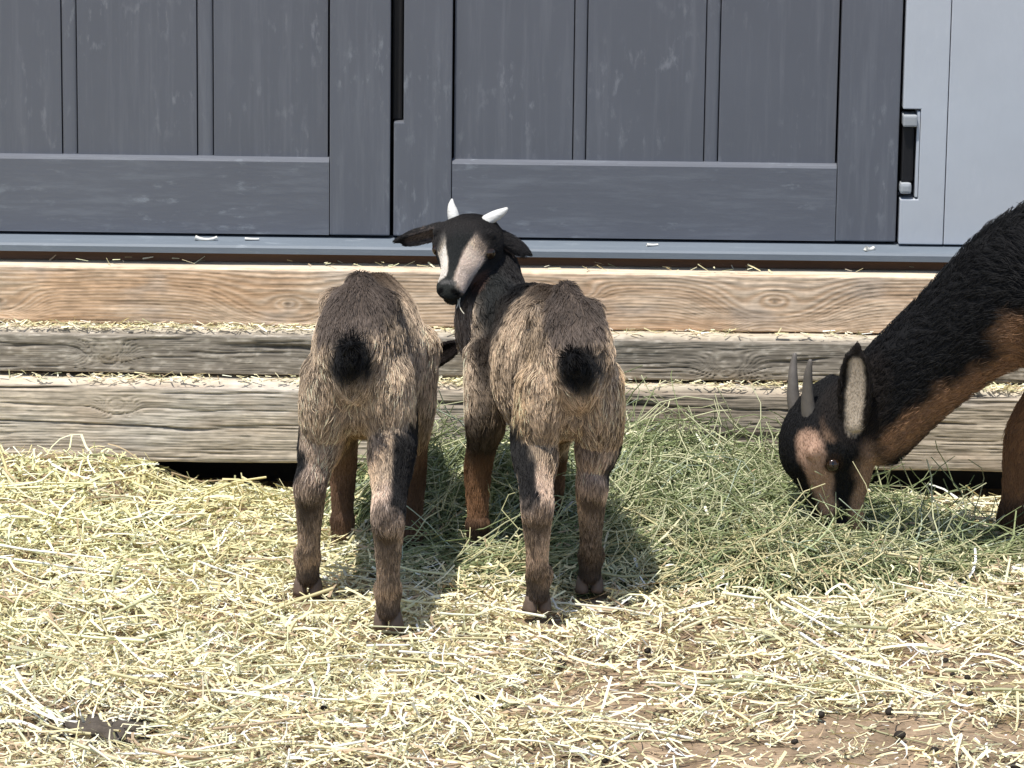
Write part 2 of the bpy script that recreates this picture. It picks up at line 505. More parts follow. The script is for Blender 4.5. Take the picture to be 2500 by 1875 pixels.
dl = door(-0.957, -0.191, [rect(-0.957, -0.8668, ZB, ZU), rect(-0.2835, -0.191, ZB, ZU)],
          [(-0.864, -0.694), (-0.6705, -0.487), (-0.462, -0.2862)], [(-0.694, -0.6705), (-0.487, -0.462)], 1)
dl['label'] = 'door leaf behind the brown kid goat with its head down'
dr = door(-0.185, 0.587, [[(-0.1855, ZB), (-0.0968, ZB), (-0.0968, ZU), (-0.1708, ZU), (-0.1708, 0.533), (-0.1855, 0.533)], rect(0.4948, 0.587, ZB, ZU)],
          [(-0.094, 0.0885), (0.109, 0.2895), (0.3115, 0.492)], [(0.0885, 0.109), (0.2895, 0.3115)], 0)
dr['label'] = 'door leaf behind the horned kid goat, hinged at the pale wall'
boxes('weather_seal', [(-0.1885, -0.173, 0.150, 0.175, 0.5335, ZU)], M_BLACK, dr, 0.003)
# pale walls beside the doors
X0 = 0.5915
prism('corner_post', [(X0, 0.3545), (0.6592, 0.3545), (0.6592, ZT - 0.05), (X0, ZT - 0.05), (X0, 0.5645), (0.619, 0.5645), (0.619, 0.4245), (X0, 0.4245)], 0.122, 0.19, M_WALL, shed, 0.0015)
boxes('wall_panel', [(0.6605, 1.70, 0.1225, 0.19, 0.3545, ZT - 0.05)], M_WALL, shed, 0.0015)
boxes('wall_panel', [(-1.30, -0.963, 0.1225, 0.19, 0.3545, ZT - 0.05)], M_WALL, shed, 0.0015)
for z0 in (0.4247, 1.30):
    hg = link('hinge', None, shed)
    if z0 > 1: 
        boxes('barrel', [(0.5945, 0.611, 0.112, 0.1215, z0 + 0.03, z0 + 0.12)], M_BLACK, hg, 0.002)
        continue
    boxes('barrel', [(0.5925, 0.6105, 0.128, 0.15, z0 + 0.026, z0 + 0.112)], M_BLACK, hg, 0.003)
    boxes('cap', [(0.5915, 0.6135, 0.116, 0.16, z0 + 0.113, z0 + 0.131)], M_HINGE, hg, 0.003)
    boxes('cap', [(0.5905, 0.6085, 0.119, 0.155, z0 + 0.008, z0 + 0.0255)], M_HINGE, hg, 0.005)
    boxes('plate', [(0.6137, 0.6183, 0.124, 0.17, z0 + 0.003, z0 + 0.136)], M_WALL, hg, 0.001)
boxes('header', [(-0.962, 0.5905, 0.124, 0.19, ZU + 0.005, ZT - 0.05)], M_WALL, shed, 0.002)
boxes('side_wall', [(-1.32, -1.301, 0.12, 1.9, 0.332, ZT - 0.05)], M_WALL, shed, 0.002)
boxes('side_wall', [(1.701, 1.72, 0.12, 1.9, 0.332, ZT - 0.05)], M_WALL, shed, 0.002)
bm = bmesh.new()
for x in (-1.38, 1.78):
    for y, z in ((0.09, ZT - 0.05), (1.0, ZT + 0.38), (1.93, ZT - 0.05), (1.93, ZT - 0.01), (1.0, ZT + 0.42), (0.09, ZT - 0.01)):
        bm.verts.new((x, y, z))
bm.verts.ensure_lookup_table()
for i in range(6):
    j = (i + 1) % 6
    bm.faces.new([bm.verts[i], bm.verts[6 + i], bm.verts[6 + j], bm.verts[j]])
for q in ((0, 1, 4, 5), (1, 2, 3, 4)):
    bm.faces.new([bm.verts[i] for i in q]); bm.faces.new([bm.verts[6 + i] for i in q[::-1]])
bmesh.ops.recalc_face_normals(bm, faces=bm.faces)
me = bpy.data.meshes.new('roof'); bm.to_mesh(me); bm.free()
link('roof', me, shed, mat=M_ROOF)

# ------------------------------------------------------------------ straw and hay builders
def strands(P, W, C, kind='ribbon', roll=None):
    """P n,k,3 centre lines; W n half widths; C n,3 colours -> V,F,C"""
    n, k, _ = P.shape
    T = np.empty_like(P)
    T[:, 1:-1] = P[:, 2:] - P[:, :-2]; T[:, 0] = P[:, 1] - P[:, 0]; T[:, -1] = P[:, -1] - P[:, -2]
    T = nrm(T)
    up = np.zeros_like(T); up[..., 2] = 1
    S = nrm(np.cross(T, up) + 1e-6)
    U = np.cross(S, T)
    if roll is None: roll = RNG.uniform(-0.9, 0.9, n)
    ca, sa = np.cos(roll)[:, None, None], np.sin(roll)[:, None, None]
    S, U = S * ca + U * sa, U * ca - S * sa
    tp = np.linspace(0, 1, k)[None, :, None]
    Wk = W[:, None, None] * (1 - 0.35 * tp)
    if kind == 'ribbon':
        V = np.stack([P - S * Wk, P + S * Wk], 2)                  # n,k,2,3
        r = 2
        I = np.arange(n * k * 2).reshape(n, k, 2)
        F = np.stack([I[:, :-1, 0], I[:, :-1, 1], I[:, 1:, 1], I[:, 1:, 0]], -1).reshape(-1, 4)
    else:
        r = 4
        R = [S * Wk, U * Wk, -S * Wk, -U * Wk]
        V = np.stack([P + q for q in R], 2)
        I = np.arange(n * k * 4).reshape(n, k, 4)
        F = np.concatenate([np.stack([I[:, :-1, a], I[:, :-1, (a + 1) % 4], I[:, 1:, (a + 1) % 4], I[:, 1:, a]], -1).reshape(-1, 4) for a in range(4)])
    CC = np.repeat(C[:, None, :], k * r, 1).reshape(-1, 3)
    return V.reshape(-1, 3), F, CC

def merge(parts):
    Vs, Fs, Cs = [], [], []; o = 0
    for V, F, C in parts:
        Vs.append(V); Fs.append(F + o); Cs.append(C); o += len(V)
    return np.concatenate(Vs), np.concatenate(Fs), np.concatenate(Cs)

def hay_h(x, y):
    """height of the hay heap"""
    n = fbm(x * 6, y * 6, 77)
    def lump(cx, cy, rx, ry, h): return h * np.clip(1 - ((x - cx) / rx) ** 2 - ((y - cy) / ry) ** 2, 0, None) ** 0.7
    h = np.maximum.reduce([lump(0.33, -0.34, 0.40, 0.27, 0.065), lump(0.20, -0.15, 0.28, 0.21, 0.100), lump(-0.02, -0.20, 0.26, 0.24, 0.095),
                           lump(0.62, -0.42, 0.22, 0.16, 0.04), lump(0.42, -0.48, 0.34, 0.17, 0.05), lump(0.02, -0.46, 0.26, 0.17, 0.024)])
    return h * (0.65 + 0.7 * n) * (1 - 0.5 * sstep(0.42, 0.60, x))

FEET = [(-0.275, -0.672), (-0.160, -0.838), (0.038, -0.742), (0.110, -0.628)]       # where the kids' hind feet have trodden the litter down
def straw_cols(n):
    a = np.array([[0.82, 0.745, 0.48], [0.87, 0.815, 0.62], [0.73, 0.635, 0.37], [0.60, 0.54, 0.31], [0.68, 0.67, 0.42], [0.46, 0.34, 0.22], [0.88, 0.86, 0.79], [0.38, 0.37, 0.21]])
    p = np.array([.20, .16, .16, .12, .11, .10, .06, .09])
    c = a[RNG.choice(len(a), n, p=p)]
    return np.clip(c * RNG.uniform(0.85, 1.22, (n, 1)), 0, 0.92)

def cover(x, y):
    """how thickly straw lies at a spot"""
    base = 1.0 - 0.52 * sstep(-0.70, -1.25, y) * sstep(-0.5, 0.5, x + 0.3 * (fbm(x * 4, y * 4, 91) - 0.5))
    base = base * (1 - 0.25 * sstep(-1.0, -1.4, y))
    pt = fbm(x * 7, y * 9, 93)
    lo = 0.75 - 0.6 * sstep(-0.5, 0.4, x) * sstep(-0.6, -1.1, y)
    base = base * (lo + (1 - lo) * sstep(0.38, 0.58, pt))
    scrape = np.exp(-(((x + 0.50) / 0.10) ** 2 + ((y + 1.25) / 0.07) ** 2))
    return np.clip(base * (1 - 0.75 * scrape), 0, 1)

def scatter_straw(n, lmin, lmax, wmin, wmax, zlift, tilt, k, kind, bend=0.25, yfront=-2.1, mincover=0.0):
    x = RNG.uniform(-1.45, 1.55, n * 2); y = RNG.uniform(yfront, 0.06, n * 2)
    keep = RNG.random(n * 2) < np.maximum(cover(x, y), mincover)
    hh = hay_h(x, y)
    keep &= (hh < 0.012) | (RNG.random(n * 2) < 0.10)
    x, y, hh = x[keep][:n], y[keep][:n], hh[keep][:n]
    n = len(x)
    L = np.exp(RNG.uniform(np.log(lmin), np.log(lmax), n)); W = RNG.uniform(wmin, wmax, n)
    az = RNG.uniform(0, 2 * np.pi, n)
    az = np.where(RNG.random(n) < 0.35, RNG.normal(0, 0.45, n), az)
    el = RNG.normal(0, tilt, n)
    d = np.stack([np.cos(az) * np.cos(el), np.sin(az) * np.cos(el), np.sin(el)], 1)
    tt = np.linspace(-0.5, 0.5, k)
    P = np.zeros((n, k, 3))
    P[..., 0] = x[:, None]; P[..., 1] = y[:, None]
    P += d[:, None, :] * (tt[None, :, None] * L[:, None, None])
    side = np.stack([-np.sin(az), np.cos(az), np.zeros(n)], 1)
    bd = RNG.normal(0, bend, n) * L; bz = RNG.normal(0, bend * 0.5, n) * L
    par = (tt ** 2 - 0.08)
    P += side[:, None, :] * (bd[:, None] * par[None, :])[..., None]
    P[..., 2] += bz[:, None] * par[None, :]
    g = gh(P[..., 0], P[..., 1]) + np.maximum(hay_h(P[..., 0], P[..., 1]) * 0.9, 0)
    base = g + (zlift * RNG.random(n) ** 1.6)[:, None] * (0.35 + 0.65 * cover(x, y))[:, None] + 0.0015
    P[..., 2] = np.maximum(P[..., 2] + base, g + 0.001)
    blocked = (P[..., 1] > -0.012) & (P[..., 2] > 0.012)
    ok = ~blocked.any(1)
    for fx_, fy_ in FEET:
        ok &= (np.hypot(P[..., 0] - fx_, (P[..., 1] - fy_ + 0.022) / 1.3) > 0.026).all(1)
    C = straw_cols(n)
    gr = (sstep(0.1, -0.6, x) * sstep(-1.2, -0.2, y) * 0.35)[:, None]
    C = C * (1 - gr) + C * np.array([0.92, 1.0, 0.72]) * gr
    return strands(P[ok], W[ok], C[ok], kind)

parts = [scatter_straw(66000, 0.010, 0.042, 0.0006, 0.0020, 0.026, 0.48, 4, 'ribbon', 1.3),
         scatter_straw(13000, 0.03, 0.10, 0.0009, 0.0024, 0.030, 0.26, 5, 'ribbon', 0.6),
         scatter_straw(2600, 0.05, 0.20, 0.0012, 0.0028, 0.030, 0.10, 4, 'tube', 0.12),
         scatter_straw(30000, 0.003, 0.012, 0.0005, 0.0014, 0.006, 0.5, 3, 'ribbon', 0.5, -2.1, 0.55),
         scatter_straw(2500, 0.02, 0.08, 0.0009, 0.0016, 0.02, 0.6, 4, 'ribbon', 0.4)]
# far, thin continuation of the litter round the pen
V, F, C = merge(parts)
straw = link('straw_bedding', np_mesh('straw_bedding', V, F, C), mat=M_STRAW)
tag(straw, 'pale yellow straw littered over the ground of the pen', 'straw', kind='stuff')

# hay: a heap of thin wiry green stems
def scatter_hay(n, lmin, lmax, wmin, wmax, k, kind, wild=0.0, pale=False):
    x = RNG.uniform(-0.40, 0.95, n * 4); y = RNG.uniform(-0.75, 0.03, n * 4)
    h = hay_h(x, y)
    keep = RNG.random(n * 4) < np.clip(h / 0.05, 0.0, 1) * (h > 0.004)
    x, y, h = x[keep][:n], y[keep][:n], h[keep][:n]; n = len(x)
    L = RNG.uniform(lmin, lmax, n)
    az = np.where(RNG.random(n) < 0.5, RNG.normal(-0.25, 0.5, n), RNG.uniform(0, 2 * np.pi, n))
    el = RNG.normal(0.05, 0.22 + wild, n)
    tt = np.linspace(-0.5, 0.5, k)
    P = np.zeros((n, k, 3))
    # each stem wanders: heading changes along its length
    ds = L / (k - 1)
    a = az.copy(); e = el.copy(); p = np.stack([x, y, np.zeros(n)], 1)
    da = RNG.normal(0, 0.35, n)
    pts = [p.copy()]
    for i in range(k - 1):
        p = p + np.stack([np.cos(a) * np.cos(e), np.sin(a) * np.cos(e), np.sin(e)], 1) * ds[:, None]
        a = a + da + RNG.normal(0, 0.28, n); e = np.clip(e + RNG.normal(-0.06, 0.25, n), -1.0, 1.3)
        pts.append(p.copy())
    P = np.stack(pts, 1)
    P[..., :2] -= (P[:, -1:, :2] - P[:, :1, :2]) * 0.5
    hz = hay_h(P[..., 0], P[..., 1]); g = gh(P[..., 0], P[..., 1])
    depth = RNG.random(n) ** 2.2
    P[..., 2] = P[..., 2] * 0.7 + g + hz - (hz * 0.62 * depth[:, None]) + 0.004
    P[..., 2] = np.maximum(P[..., 2], g + 0.002)
    ok = ~((P[..., 1] > -0.012) & (P[..., 2] > 0.012)).any(1)
    a_ = np.array([[0.22, 0.27, 0.12], [0.31, 0.36, 0.18], [0.41, 0.46, 0.26], [0.14, 0.175, 0.075], [0.55, 0.56, 0.34], [0.66, 0.64, 0.42], [0.43, 0.50, 0.39]])
    C = a_[RNG.choice(7, n, p=[.22, .24, .18, .14, .10, .05, .07])] * RNG.uniform(0.75, 1.2, (n, 1))
    if pale: C = np.array([0.62, 0.62, 0.40]) * RNG.uniform(0.8, 1.2, (n, 1))
    # the front skirt of the heap mixes with straw
    yl = (sstep(-0.40, -0.62, y) * (RNG.random(n) < 0.45))[:, None]
    C = C * (1 - yl) + np.array([0.66, 0.58, 0.34]) * yl
    return strands(P[ok], RNG.uniform(wmin, wmax, n)[ok], C[ok], kind)

# core sheet of the heap, coloured dark for the shade between stems
hx = np.arange(-0.38, 0.93, 0.012); hy = np.arange(-0.72, -0.004, 0.012)
HX, HY = np.meshgrid(hx, hy)
hv = hay_h(HX, HY)
HZ = gh(HX, HY) + np.where(hv > 0.004, hv * 0.30 + 0.006 * (fbm(HX * 60, HY * 60, 5) - 0.5), -0.02)
I = np.arange(HX.size).reshape(HX.shape)
Fh = np.stack([I[:-1, :-1], I[:-1, 1:], I[1:, 1:], I[1:, :-1]], -1).reshape(-1, 4)
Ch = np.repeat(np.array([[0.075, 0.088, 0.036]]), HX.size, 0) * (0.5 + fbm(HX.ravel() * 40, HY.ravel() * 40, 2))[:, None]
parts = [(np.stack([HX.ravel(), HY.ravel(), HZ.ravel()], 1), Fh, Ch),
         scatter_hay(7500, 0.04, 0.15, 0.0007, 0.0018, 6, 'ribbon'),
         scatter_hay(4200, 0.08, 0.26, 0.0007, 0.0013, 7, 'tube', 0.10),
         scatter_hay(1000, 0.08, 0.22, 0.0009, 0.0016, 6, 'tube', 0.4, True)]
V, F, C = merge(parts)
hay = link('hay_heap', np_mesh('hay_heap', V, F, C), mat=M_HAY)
tag(hay, 'heap of loose green hay in front of the timbers', 'hay', kind='stuff')

# chaff lying on the ledges of the timbers
def chaff(n, y0, y1, z, lo, hi, seed):
    x = RNG.uniform(-0.9, 1.2, n * 3); y = RNG.uniform(y0, y1, n * 3)
    x = x[RNG.random(n * 3) < 0.15 + 0.85 * sstep(0.38, 0.62, fbm(x * 5, x * 0 + 2, seed))][:n]; n = len(x); y = y[:n]
    L = RNG.uniform(lo, hi, n); az = RNG.normal(0, 0.7, n); el = RNG.normal(0, 0.35, n)
    d = np.stack([np.cos(az), np.sin(az) * 0.7, np.sin(el)], 1)
    tt = np.linspace(-0.5, 0.5, 3)
    P = np.stack([x, y, np.zeros(n)], 1)[:, None, :] + d[:, None, :] * tt[None, :, None] * L[:, None, None]
    P[..., 2] += z + 0.002 + RNG.random(n)[:, None] * 0.006
    P[..., 2] = np.maximum(P[..., 2], z + 0.0008)
    P[..., 1] = np.clip(P[..., 1], y0 - 0.008, y1 - 0.003)
    return strands(P, RNG.uniform(0.0005, 0.0014, n), straw_cols(n), 'ribbon')
V, F, C = merge([chaff(1700, 0.003, 0.036, 0.1495, 0.004, 0.022, 5), chaff(1500, 0.040, 0.070, 0.2225, 0.004, 0.022, 9), chaff(90, 0.076, 0.110, 0.3150, 0.005, 0.02, 12)])
ch = link('straw_chaff', np_mesh('straw_chaff', V, F, C), mat=M_STRAW)
tag(ch, 'bits of straw caught on the ledges between the timbers', 'chaff', kind='stuff')

# ------------------------------------------------------------------ goats
def catmull(P, m):
    P = np.asarray(P, float)
    Q = np.vstack([2 * P[0] - P[1], P, 2 * P[-1] - P[-2]])
    out = []
    for i in range(len(P) - 1):
        p0, p1, p2, p3 = Q[i:i + 4]
        for t in np.arange(m) / m:
            out.append(0.5 * ((2 * p1) + (-p0 + p2) * t + (2 * p0 - 5 * p1 + 4 * p2 - p3) * t ** 2 + (-p0 + 3 * p1 - 3 * p2 + p3) * t ** 3))
    out.append(P[-1])
    return np.array(out)

class Goat:
    def __init__(s, root, name, label, group):
        s.V, s.F, s.n = [], [], 0
        s.st = []            # stations: pos, radius, flow, length, lift
        s.strokes = []
        s.root = link(name, None, loc=root)
        tag(s.root, label, 'goat', group)
        s.R = np.array(root, float)

    def chain(s, pts, side, flen, lift, flow, m=4, seg=18, cap=0.6):
        """pts rows: x y z rx rz ; side: reference for the rx axis; flow: 'along', 'back' or a vector; flen hair length (start,end)"""
        A = catmull(pts, m)
        A[:, 3:5] = np.maximum(A[:, 3:5], 0.0015)
        C, rx, rz = A[:, :3], A[:, 3], A[:, 4]
        T = nrm(np.gradient(C, axis=0))
        side = np.broadcast_to(np.asarray(side, float), C.shape)
        S = nrm(side - T * (side * T).sum(1, keepdims=True))
        U = np.cross(S, T)
        # domed ends
        C = np.vstack([C[0] - T[0] * min(rx[0], rz[0]) * cap, C, C[-1] + T[-1] * min(rx[-1], rz[-1]) * cap])
        S = np.vstack([S[0], S, S[-1]]); U = np.vstack([U[0], U, U[-1]])
        rx2 = np.concatenate([[rx[0] * 0.6], rx, [rx[-1] * 0.6]]); rz2 = np.concatenate([[rz[0] * 0.6], rz, [rz[-1] * 0.6]])
        th = np.arange(seg) / seg * 2 * np.pi
        ring = C[:, None] + S[:, None] * (np.cos(th)[None, :, None] * rx2[:, None, None]) + U[:, None] * (np.sin(th)[None, :, None] * rz2[:, None, None])
        k = len(C)
        I = np.arange(k * seg).reshape(k, seg)
        F = [(I[i, j], I[i, (j + 1) % seg], I[i + 1, (j + 1) % seg], I[i + 1, j]) for i in range(k - 1) for j in range(seg)]
        V = ring.reshape(-1, 3)
        b = s.n
        s.V.append(V); s.F += [tuple(b + q for q in f) for f in F]
        s.F.append(tuple(b + q for q in I[0][::-1])); s.F.append(tuple(b + q for q in I[-1]))
        s.n += len(V)
        fl0, fl1 = flen if isinstance(flen, tuple) else (flen, flen)
        for i in range(len(A)):
            f = i / (len(A) - 1)
            if isinstance(flow, str): fv = T[i] if flow == 'along' else -T[i]
            else: fv = nrm(flow)
            s.st.append((A[i, :3], (rx[i] + rz[i]) / 2, fv, fl0 + (fl1 - fl0) * f, lift))

    def ball(s, c, r):
        b2 = bmesh.new(); bmesh.ops.create_uvsphere(b2, u_segments=14, v_segments=10, radius=1)
        r = np.broadcast_to(np.asarray(r, float), (3,))
        b2.verts.ensure_lookup_table()
        V = np.array([v.co[:] for v in b2.verts]) * r + np.asarray(c)
        for f in b2.faces: s.F.append(tuple(s.n + v.index for v in f.verts))
        s.V.append(V); s.n += len(V); b2.free()

    def head(s, poll, ax, up, L, fl=0.006, jaw=1.0, wide=1.0, deep=1.0):
        ax = nrm(ax); up = np.asarray(up, float); up = nrm(up - ax * (up @ ax)); sd = np.cross(ax, up)    # sd: towards the animal's right
        s.hp, s.ha, s.hu, s.hs, s.hL = np.asarray(poll, float), ax, up, sd, L
        prof = [(-0.12, -0.15, .17, .14), (0.02, -0.075, .235, .195), (0.16, -0.045, .265, .25), (0.30, -0.06, .268, .262), (0.44, -0.085, .208, .228), (0.60, -0.098, .145, .180),
                (0.76, -0.085, .116, .128), (0.90, -0.075, .118, .108), (0.985, -0.080, .104, .090), (1.03, -0.085, .07, .055)]
        s.chain([tuple(s.hpt(t, u, 0)) + (w * L * wide, h * L * deep) for t, u, w, h in prof], sd, (fl, fl * 0.4), 0.12, 'back', m=3, seg=20)
        for q in (-1, 1):
            s.ball(s.hpt(0.255, 0.105 * deep, q * 0.195 * wide), L * 0.075)        # brow
            s.ball(s.hpt(0.30, -0.17 * deep, q * 0.13 * wide), L * 0.12 * jaw)     # cheek
            s.ball(s.hpt(0.955, -0.075, q * 0.06 * wide), L * 0.066)       # nostril wing
        # lower jaw, a crease below the upper lip
        s.chain([tuple(s.hpt(t, u, 0)) + (w_ * L * wide, h * L * deep) for t, u, w_, h in ((.30, -.20, .15, .10), (.55, -.225, .115, .070), (.78, -.235, .092, .050), (.93, -.235, .084, .042), (.985, -.228, .055, .03))], sd, (fl, fl * .4), .12, 'back', m=3, seg=16)

    def hpt(s, t, u, d):
        return s.hp + s.ha * t * s.hL + s.hu * u * s.hL + s.hs * d * s.hL

    def ear(s, base, d, L, facing, width=0.3, fl=0.004):
        """leaf-shaped cupped ear; facing: direction its hollow looks to"""
        d = nrm(d); f = np.asarray(facing, float); f = nrm(f - d * (f @ d)); sd = np.cross(d, f)
        base = np.asarray(base, float)
        rows = [(0, .10, .075), (.18, .17, .05), (.42, 1.0 * width * .78, .028), (.66, width * .72, .022), (.86, width * .45, .018), (1.0, width * .12, .012)]
        s.chain([tuple(base + d * t * L - f * 0.03 * L * math.sin(t * 3)) + (w_ * L, max(h * L, 0.0028)) for t, w_, h in rows], sd, fl, 0.12, 'along', m=4, seg=16, cap=0.3)
        # the rolled rims stand towards the hollow side
        for q in (-1, 1):
            s.chain([tuple(base + d * t * L + sd * q * w_ * L * .86 + f * (0.012 + .04 * math.sin(t * 3.0)) * L) + (max(.026 * L, .0026),) * 2 for t, w_, h in rows[:-1]], f, fl, 0.12, 'along', m=3, seg=8, cap=0.3)
        s.ear_frames = getattr(s, 'ear_frames', []) + [(base, d, f, sd, L)]

    def leg(s, pts, fl, flow='along'):
        s.chain([tuple(p) for p in pts], (1, 0, 0), fl, 0.10, flow, m=4, seg=16)

    def hoof(s, p, yaw, size):
        """two claws side by side"""
        bm = bmesh.new()
        for q in (-1, 1):
            rings = []
            for z, w_, l0, l1 in ((0.0, .46, -.55, .95), (.25, .45, -.52, .78), (.7, .40, -.45, .42), (1.05, .30, -.35, .28)):
                r = []
                for i in range(10):
                    th = 2 * math.pi * i / 10
                    cx = q * .48 + w_ * math.cos(th) * (0.95)
                    ly = (l1 if math.sin(th) > 0 else -l0) * math.sin(th)
                    if q * cx < 0.05: cx = q * 0.05
                    x, y = cx * size, ly * size
                    r.append(bm.verts.new((x * math.cos(yaw) - y * math.sin(yaw), x * math.sin(yaw) + y * math.cos(yaw), z * size)))
                rings.append(r)
            for a, b in zip(rings[:-1], rings[1:]):
                for i in range(10): bm.faces.new([a[i], a[(i + 1) % 10], b[(i + 1) % 10], b[i]])
            bm.faces.new(rings[0][::-1]); bm.faces.new(rings[-1])
        bmesh.ops.recalc_face_normals(bm, faces=bm.faces)
        for f in bm.faces: f.smooth = True
        me = bpy.data.meshes.new('hoof'); bm.to_mesh(me); bm.free()
        link('hoof', me, s.root, loc=tuple(p), mat=M_HOOF)

    def horn(s, pts, mat):
        b = Goat.__new__(Goat); b.V, b.F, b.n, b.st = [], [], 0, []
        Goat.chain(b, pts, (1, 0.3, 0.1), 0, 0, 'along', m=4, seg=12, cap=0.8)
        me = bpy.data.meshes.new('horn'); me.from_pydata(np.concatenate(b.V).tolist(), [], [tuple(int(i) for i in f) for f in b.F])
        me.update(); me.polygons.foreach_set('use_smooth', np.ones(len(me.polygons), bool))
        return link('horn', me, s.root, mat=mat)

    def eye(s, c, out, up, r):
        bm = bmesh.new(); bmesh.ops.create_uvsphere(bm, u_segments=20, v_segments=14, radius=r)
        for f in bm.faces: f.smooth = True
        me = bpy.data.meshes.new('eye'); bm.to_mesh(me); bm.free()
        o = link('eye', me, s.root, mat=M_EYE)
        z = nrm(out); y = nrm(up - z * (np.asarray(up) @ z)); x = np.cross(y, z)
        mm = Matrix.Identity(4)
        for i in range(3): mm[i][0], mm[i][1], mm[i][2], mm[i][3] = x[i], y[i], z[i], c[i]
        o.matrix_local = mm

    def stroke(s, p0, p1, r, col, soft=0.5, amt=1.0, nz=0.25, only=None):
        s.strokes.append((np.asarray(p0, float), np.asarray(p1, float), r, np.asarray(col, float), soft, amt, nz, only))

    def paint(s, P, base, Nn=None):
        C = np.repeat(np.asarray(base, float)[None], len(P), 0)
        nz = noise3(P, 55, 3) - 0.5 + 0.6 * (noise3(P, 130, 8) - 0.5)
        for p0, p1, r, col, soft, amt, na, only in s.strokes:
            d = p1 - p0; L2 = max(d @ d, 1e-9)
            t = np.clip(((P - p0) @ d) / L2, 0, 1)
            dist = np.linalg.norm(P - (p0 + t[:, None] * d), axis=1) / r + nz * na * 2
            mk = amt * (1 - sstep(1 - soft, 1 + soft, dist))
            if only is not None and Nn is not None: mk = mk * sstep(-0.1, 0.35, Nn @ nrm(only))
            C = C * (1 - mk[:, None]) + col * mk[:, None]
        return C

    def build(s, base, voxel=0.003, hairs=60000, clump=0.008, cl_amt=0.6, agouti=None, agouti_amt=0.5, hair_r=0.00032, smooth_it=8):
        V = np.concatenate(s.V)
        me = bpy.data.meshes.new('body_cage')
        me.from_pydata(V.tolist(), [], [tuple(int(i) for i in f) for f in s.F]); me.update()
        tmp = bpy.data.objects.new('tmp_body', me); COL.objects.link(tmp)
        rm = tmp.modifiers.new('r', 'REMESH'); rm.mode = 'VOXEL'; rm.voxel_size = voxel; rm.use_smooth_shade = True
        sm = tmp.modifiers.new('s', 'SMOOTH'); sm.factor = 0.5; sm.iterations = smooth_it
        bpy.context.view_layer.update()
        dg = bpy.context.evaluated_depsgraph_get()
        body = bpy.data.meshes.new_from_object(tmp.evaluated_get(dg))
        bpy.data.objects.remove(tmp); bpy.data.meshes.remove(me)
        body.name = 'body'
        body.materials.clear()
        nv = len(body.vertices)
        P = np.empty(nv * 3, np.float32); body.vertices.foreach_get('co', P); P = P.reshape(-1, 3).astype(float)
        NV = np.empty(nv * 3, np.float32); body.vertices.foreach_get('normal', NV); NV = NV.reshape(-1, 3).astype(float)
        if hasattr(s, 'smw'):
            E = np.empty(len(body.edges) * 2, np.int32); body.edges.foreach_get('vertices', E); E = E.reshape(-1, 2)
            deg = np.bincount(E.ravel(), minlength=nv)[:, None]
            wv = s.smw(P)[:, None] * 0.6
            for _ in range(34):
                A = np.stack([np.bincount(E[:, 0], P[E[:, 1], k], nv) + np.bincount(E[:, 1], P[E[:, 0], k], nv) for k in range(3)], 1) / deg
                P = P + (A - P) * wv
            body.vertices.foreach_set('co', P.astype(np.float32).ravel()); body.update()
            NV = np.empty(nv * 3, np.float32); body.vertices.foreach_get('normal', NV); NV = NV.reshape(-1, 3).astype(float)
        C = s.paint(P, base, NV)
        at = body.color_attributes.new('coat', 'FLOAT_COLOR', 'POINT')
        c4 = np.ones((nv, 4), np.float32); c4[:, :3] = C * 0.8; at.data.foreach_set('color', c4.ravel())
        link('body', body, s.root, mat=M_COAT)
        # ---- fur
        body.calc_loop_triangles()
        nt = len(body.loop_triangles)
        T = np.empty(nt * 3, np.int32); body.loop_triangles.foreach_get('vertices', T); T = T.reshape(-1, 3)
        a, b, c_ = P[T[:, 0]], P[T[:, 1]], P[T[:, 2]]
        ar = np.linalg.norm(np.cross(b - a, c_ - a), axis=1)
        S = np.array([x[0] for x in s.st]); SR = np.array([x[1] for x in s.st]); SF = np.array([x[2] for x in s.st])
        SL = np.array([x[3] for x in s.st]); SU = np.array([x[4] for x in s.st])
        cen = (a + b + c_) / 3; tl = np.zeros(nt)
        for i0 in range(0, nt, 6000):
            d = np.linalg.norm(cen[i0:i0 + 6000, None] - S[None], axis=2) / SR[None]
            tl[i0:i0 + 6000] = SL[d.argmin(1)]
        pr = ar * (0.014 / np.clip(tl, .004, .02)) ** 0.9
        idx = RNG.choice(nt, hairs, p=pr / pr.sum())
        u = RNG.random((hairs, 2)); f = u.sum(1) > 1; u[f] = 1 - u[f]
        w0 = 1 - u.sum(1)
        tri = T[idx]
        Q = a[idx] * w0[:, None] + b[idx] * u[:, :1] + c_[idx] * u[:, 1:]
        NQ = nrm(NV[tri[:, 0]] * w0[:, None] + NV[tri[:, 1]] * u[:, :1] + NV[tri[:, 2]] * u[:, 1:])
        fl = np.zeros((hairs, 3)); ln = np.zeros(hairs); lf = np.zeros(hairs)
        for i0 in range(0, hairs, 4000):
            q = Q[i0:i0 + 4000]
            d = np.linalg.norm(q[:, None] - S[None], axis=2) / SR[None]
            wgt = 1.0 / (d ** 7 + 1e-3); wgt /= wgt.sum(1, keepdims=True)
            fl[i0:i0 + 4000] = wgt @ SF; ln[i0:i0 + 4000] = wgt @ SL; lf[i0:i0 + 4000] = wgt @ SU
        # clumps
        ncl = max(50, int(ar.sum() / 2 / clump ** 2))
        ci = RNG.choice(hairs, min(ncl, hairs // 3), replace=False)
        kd = KDTree(len(ci))
        for j, i in enumerate(ci): kd.insert(Q[i], j)
        kd.balance()
        near = np.array([kd.find(q)[1] for q in Q])
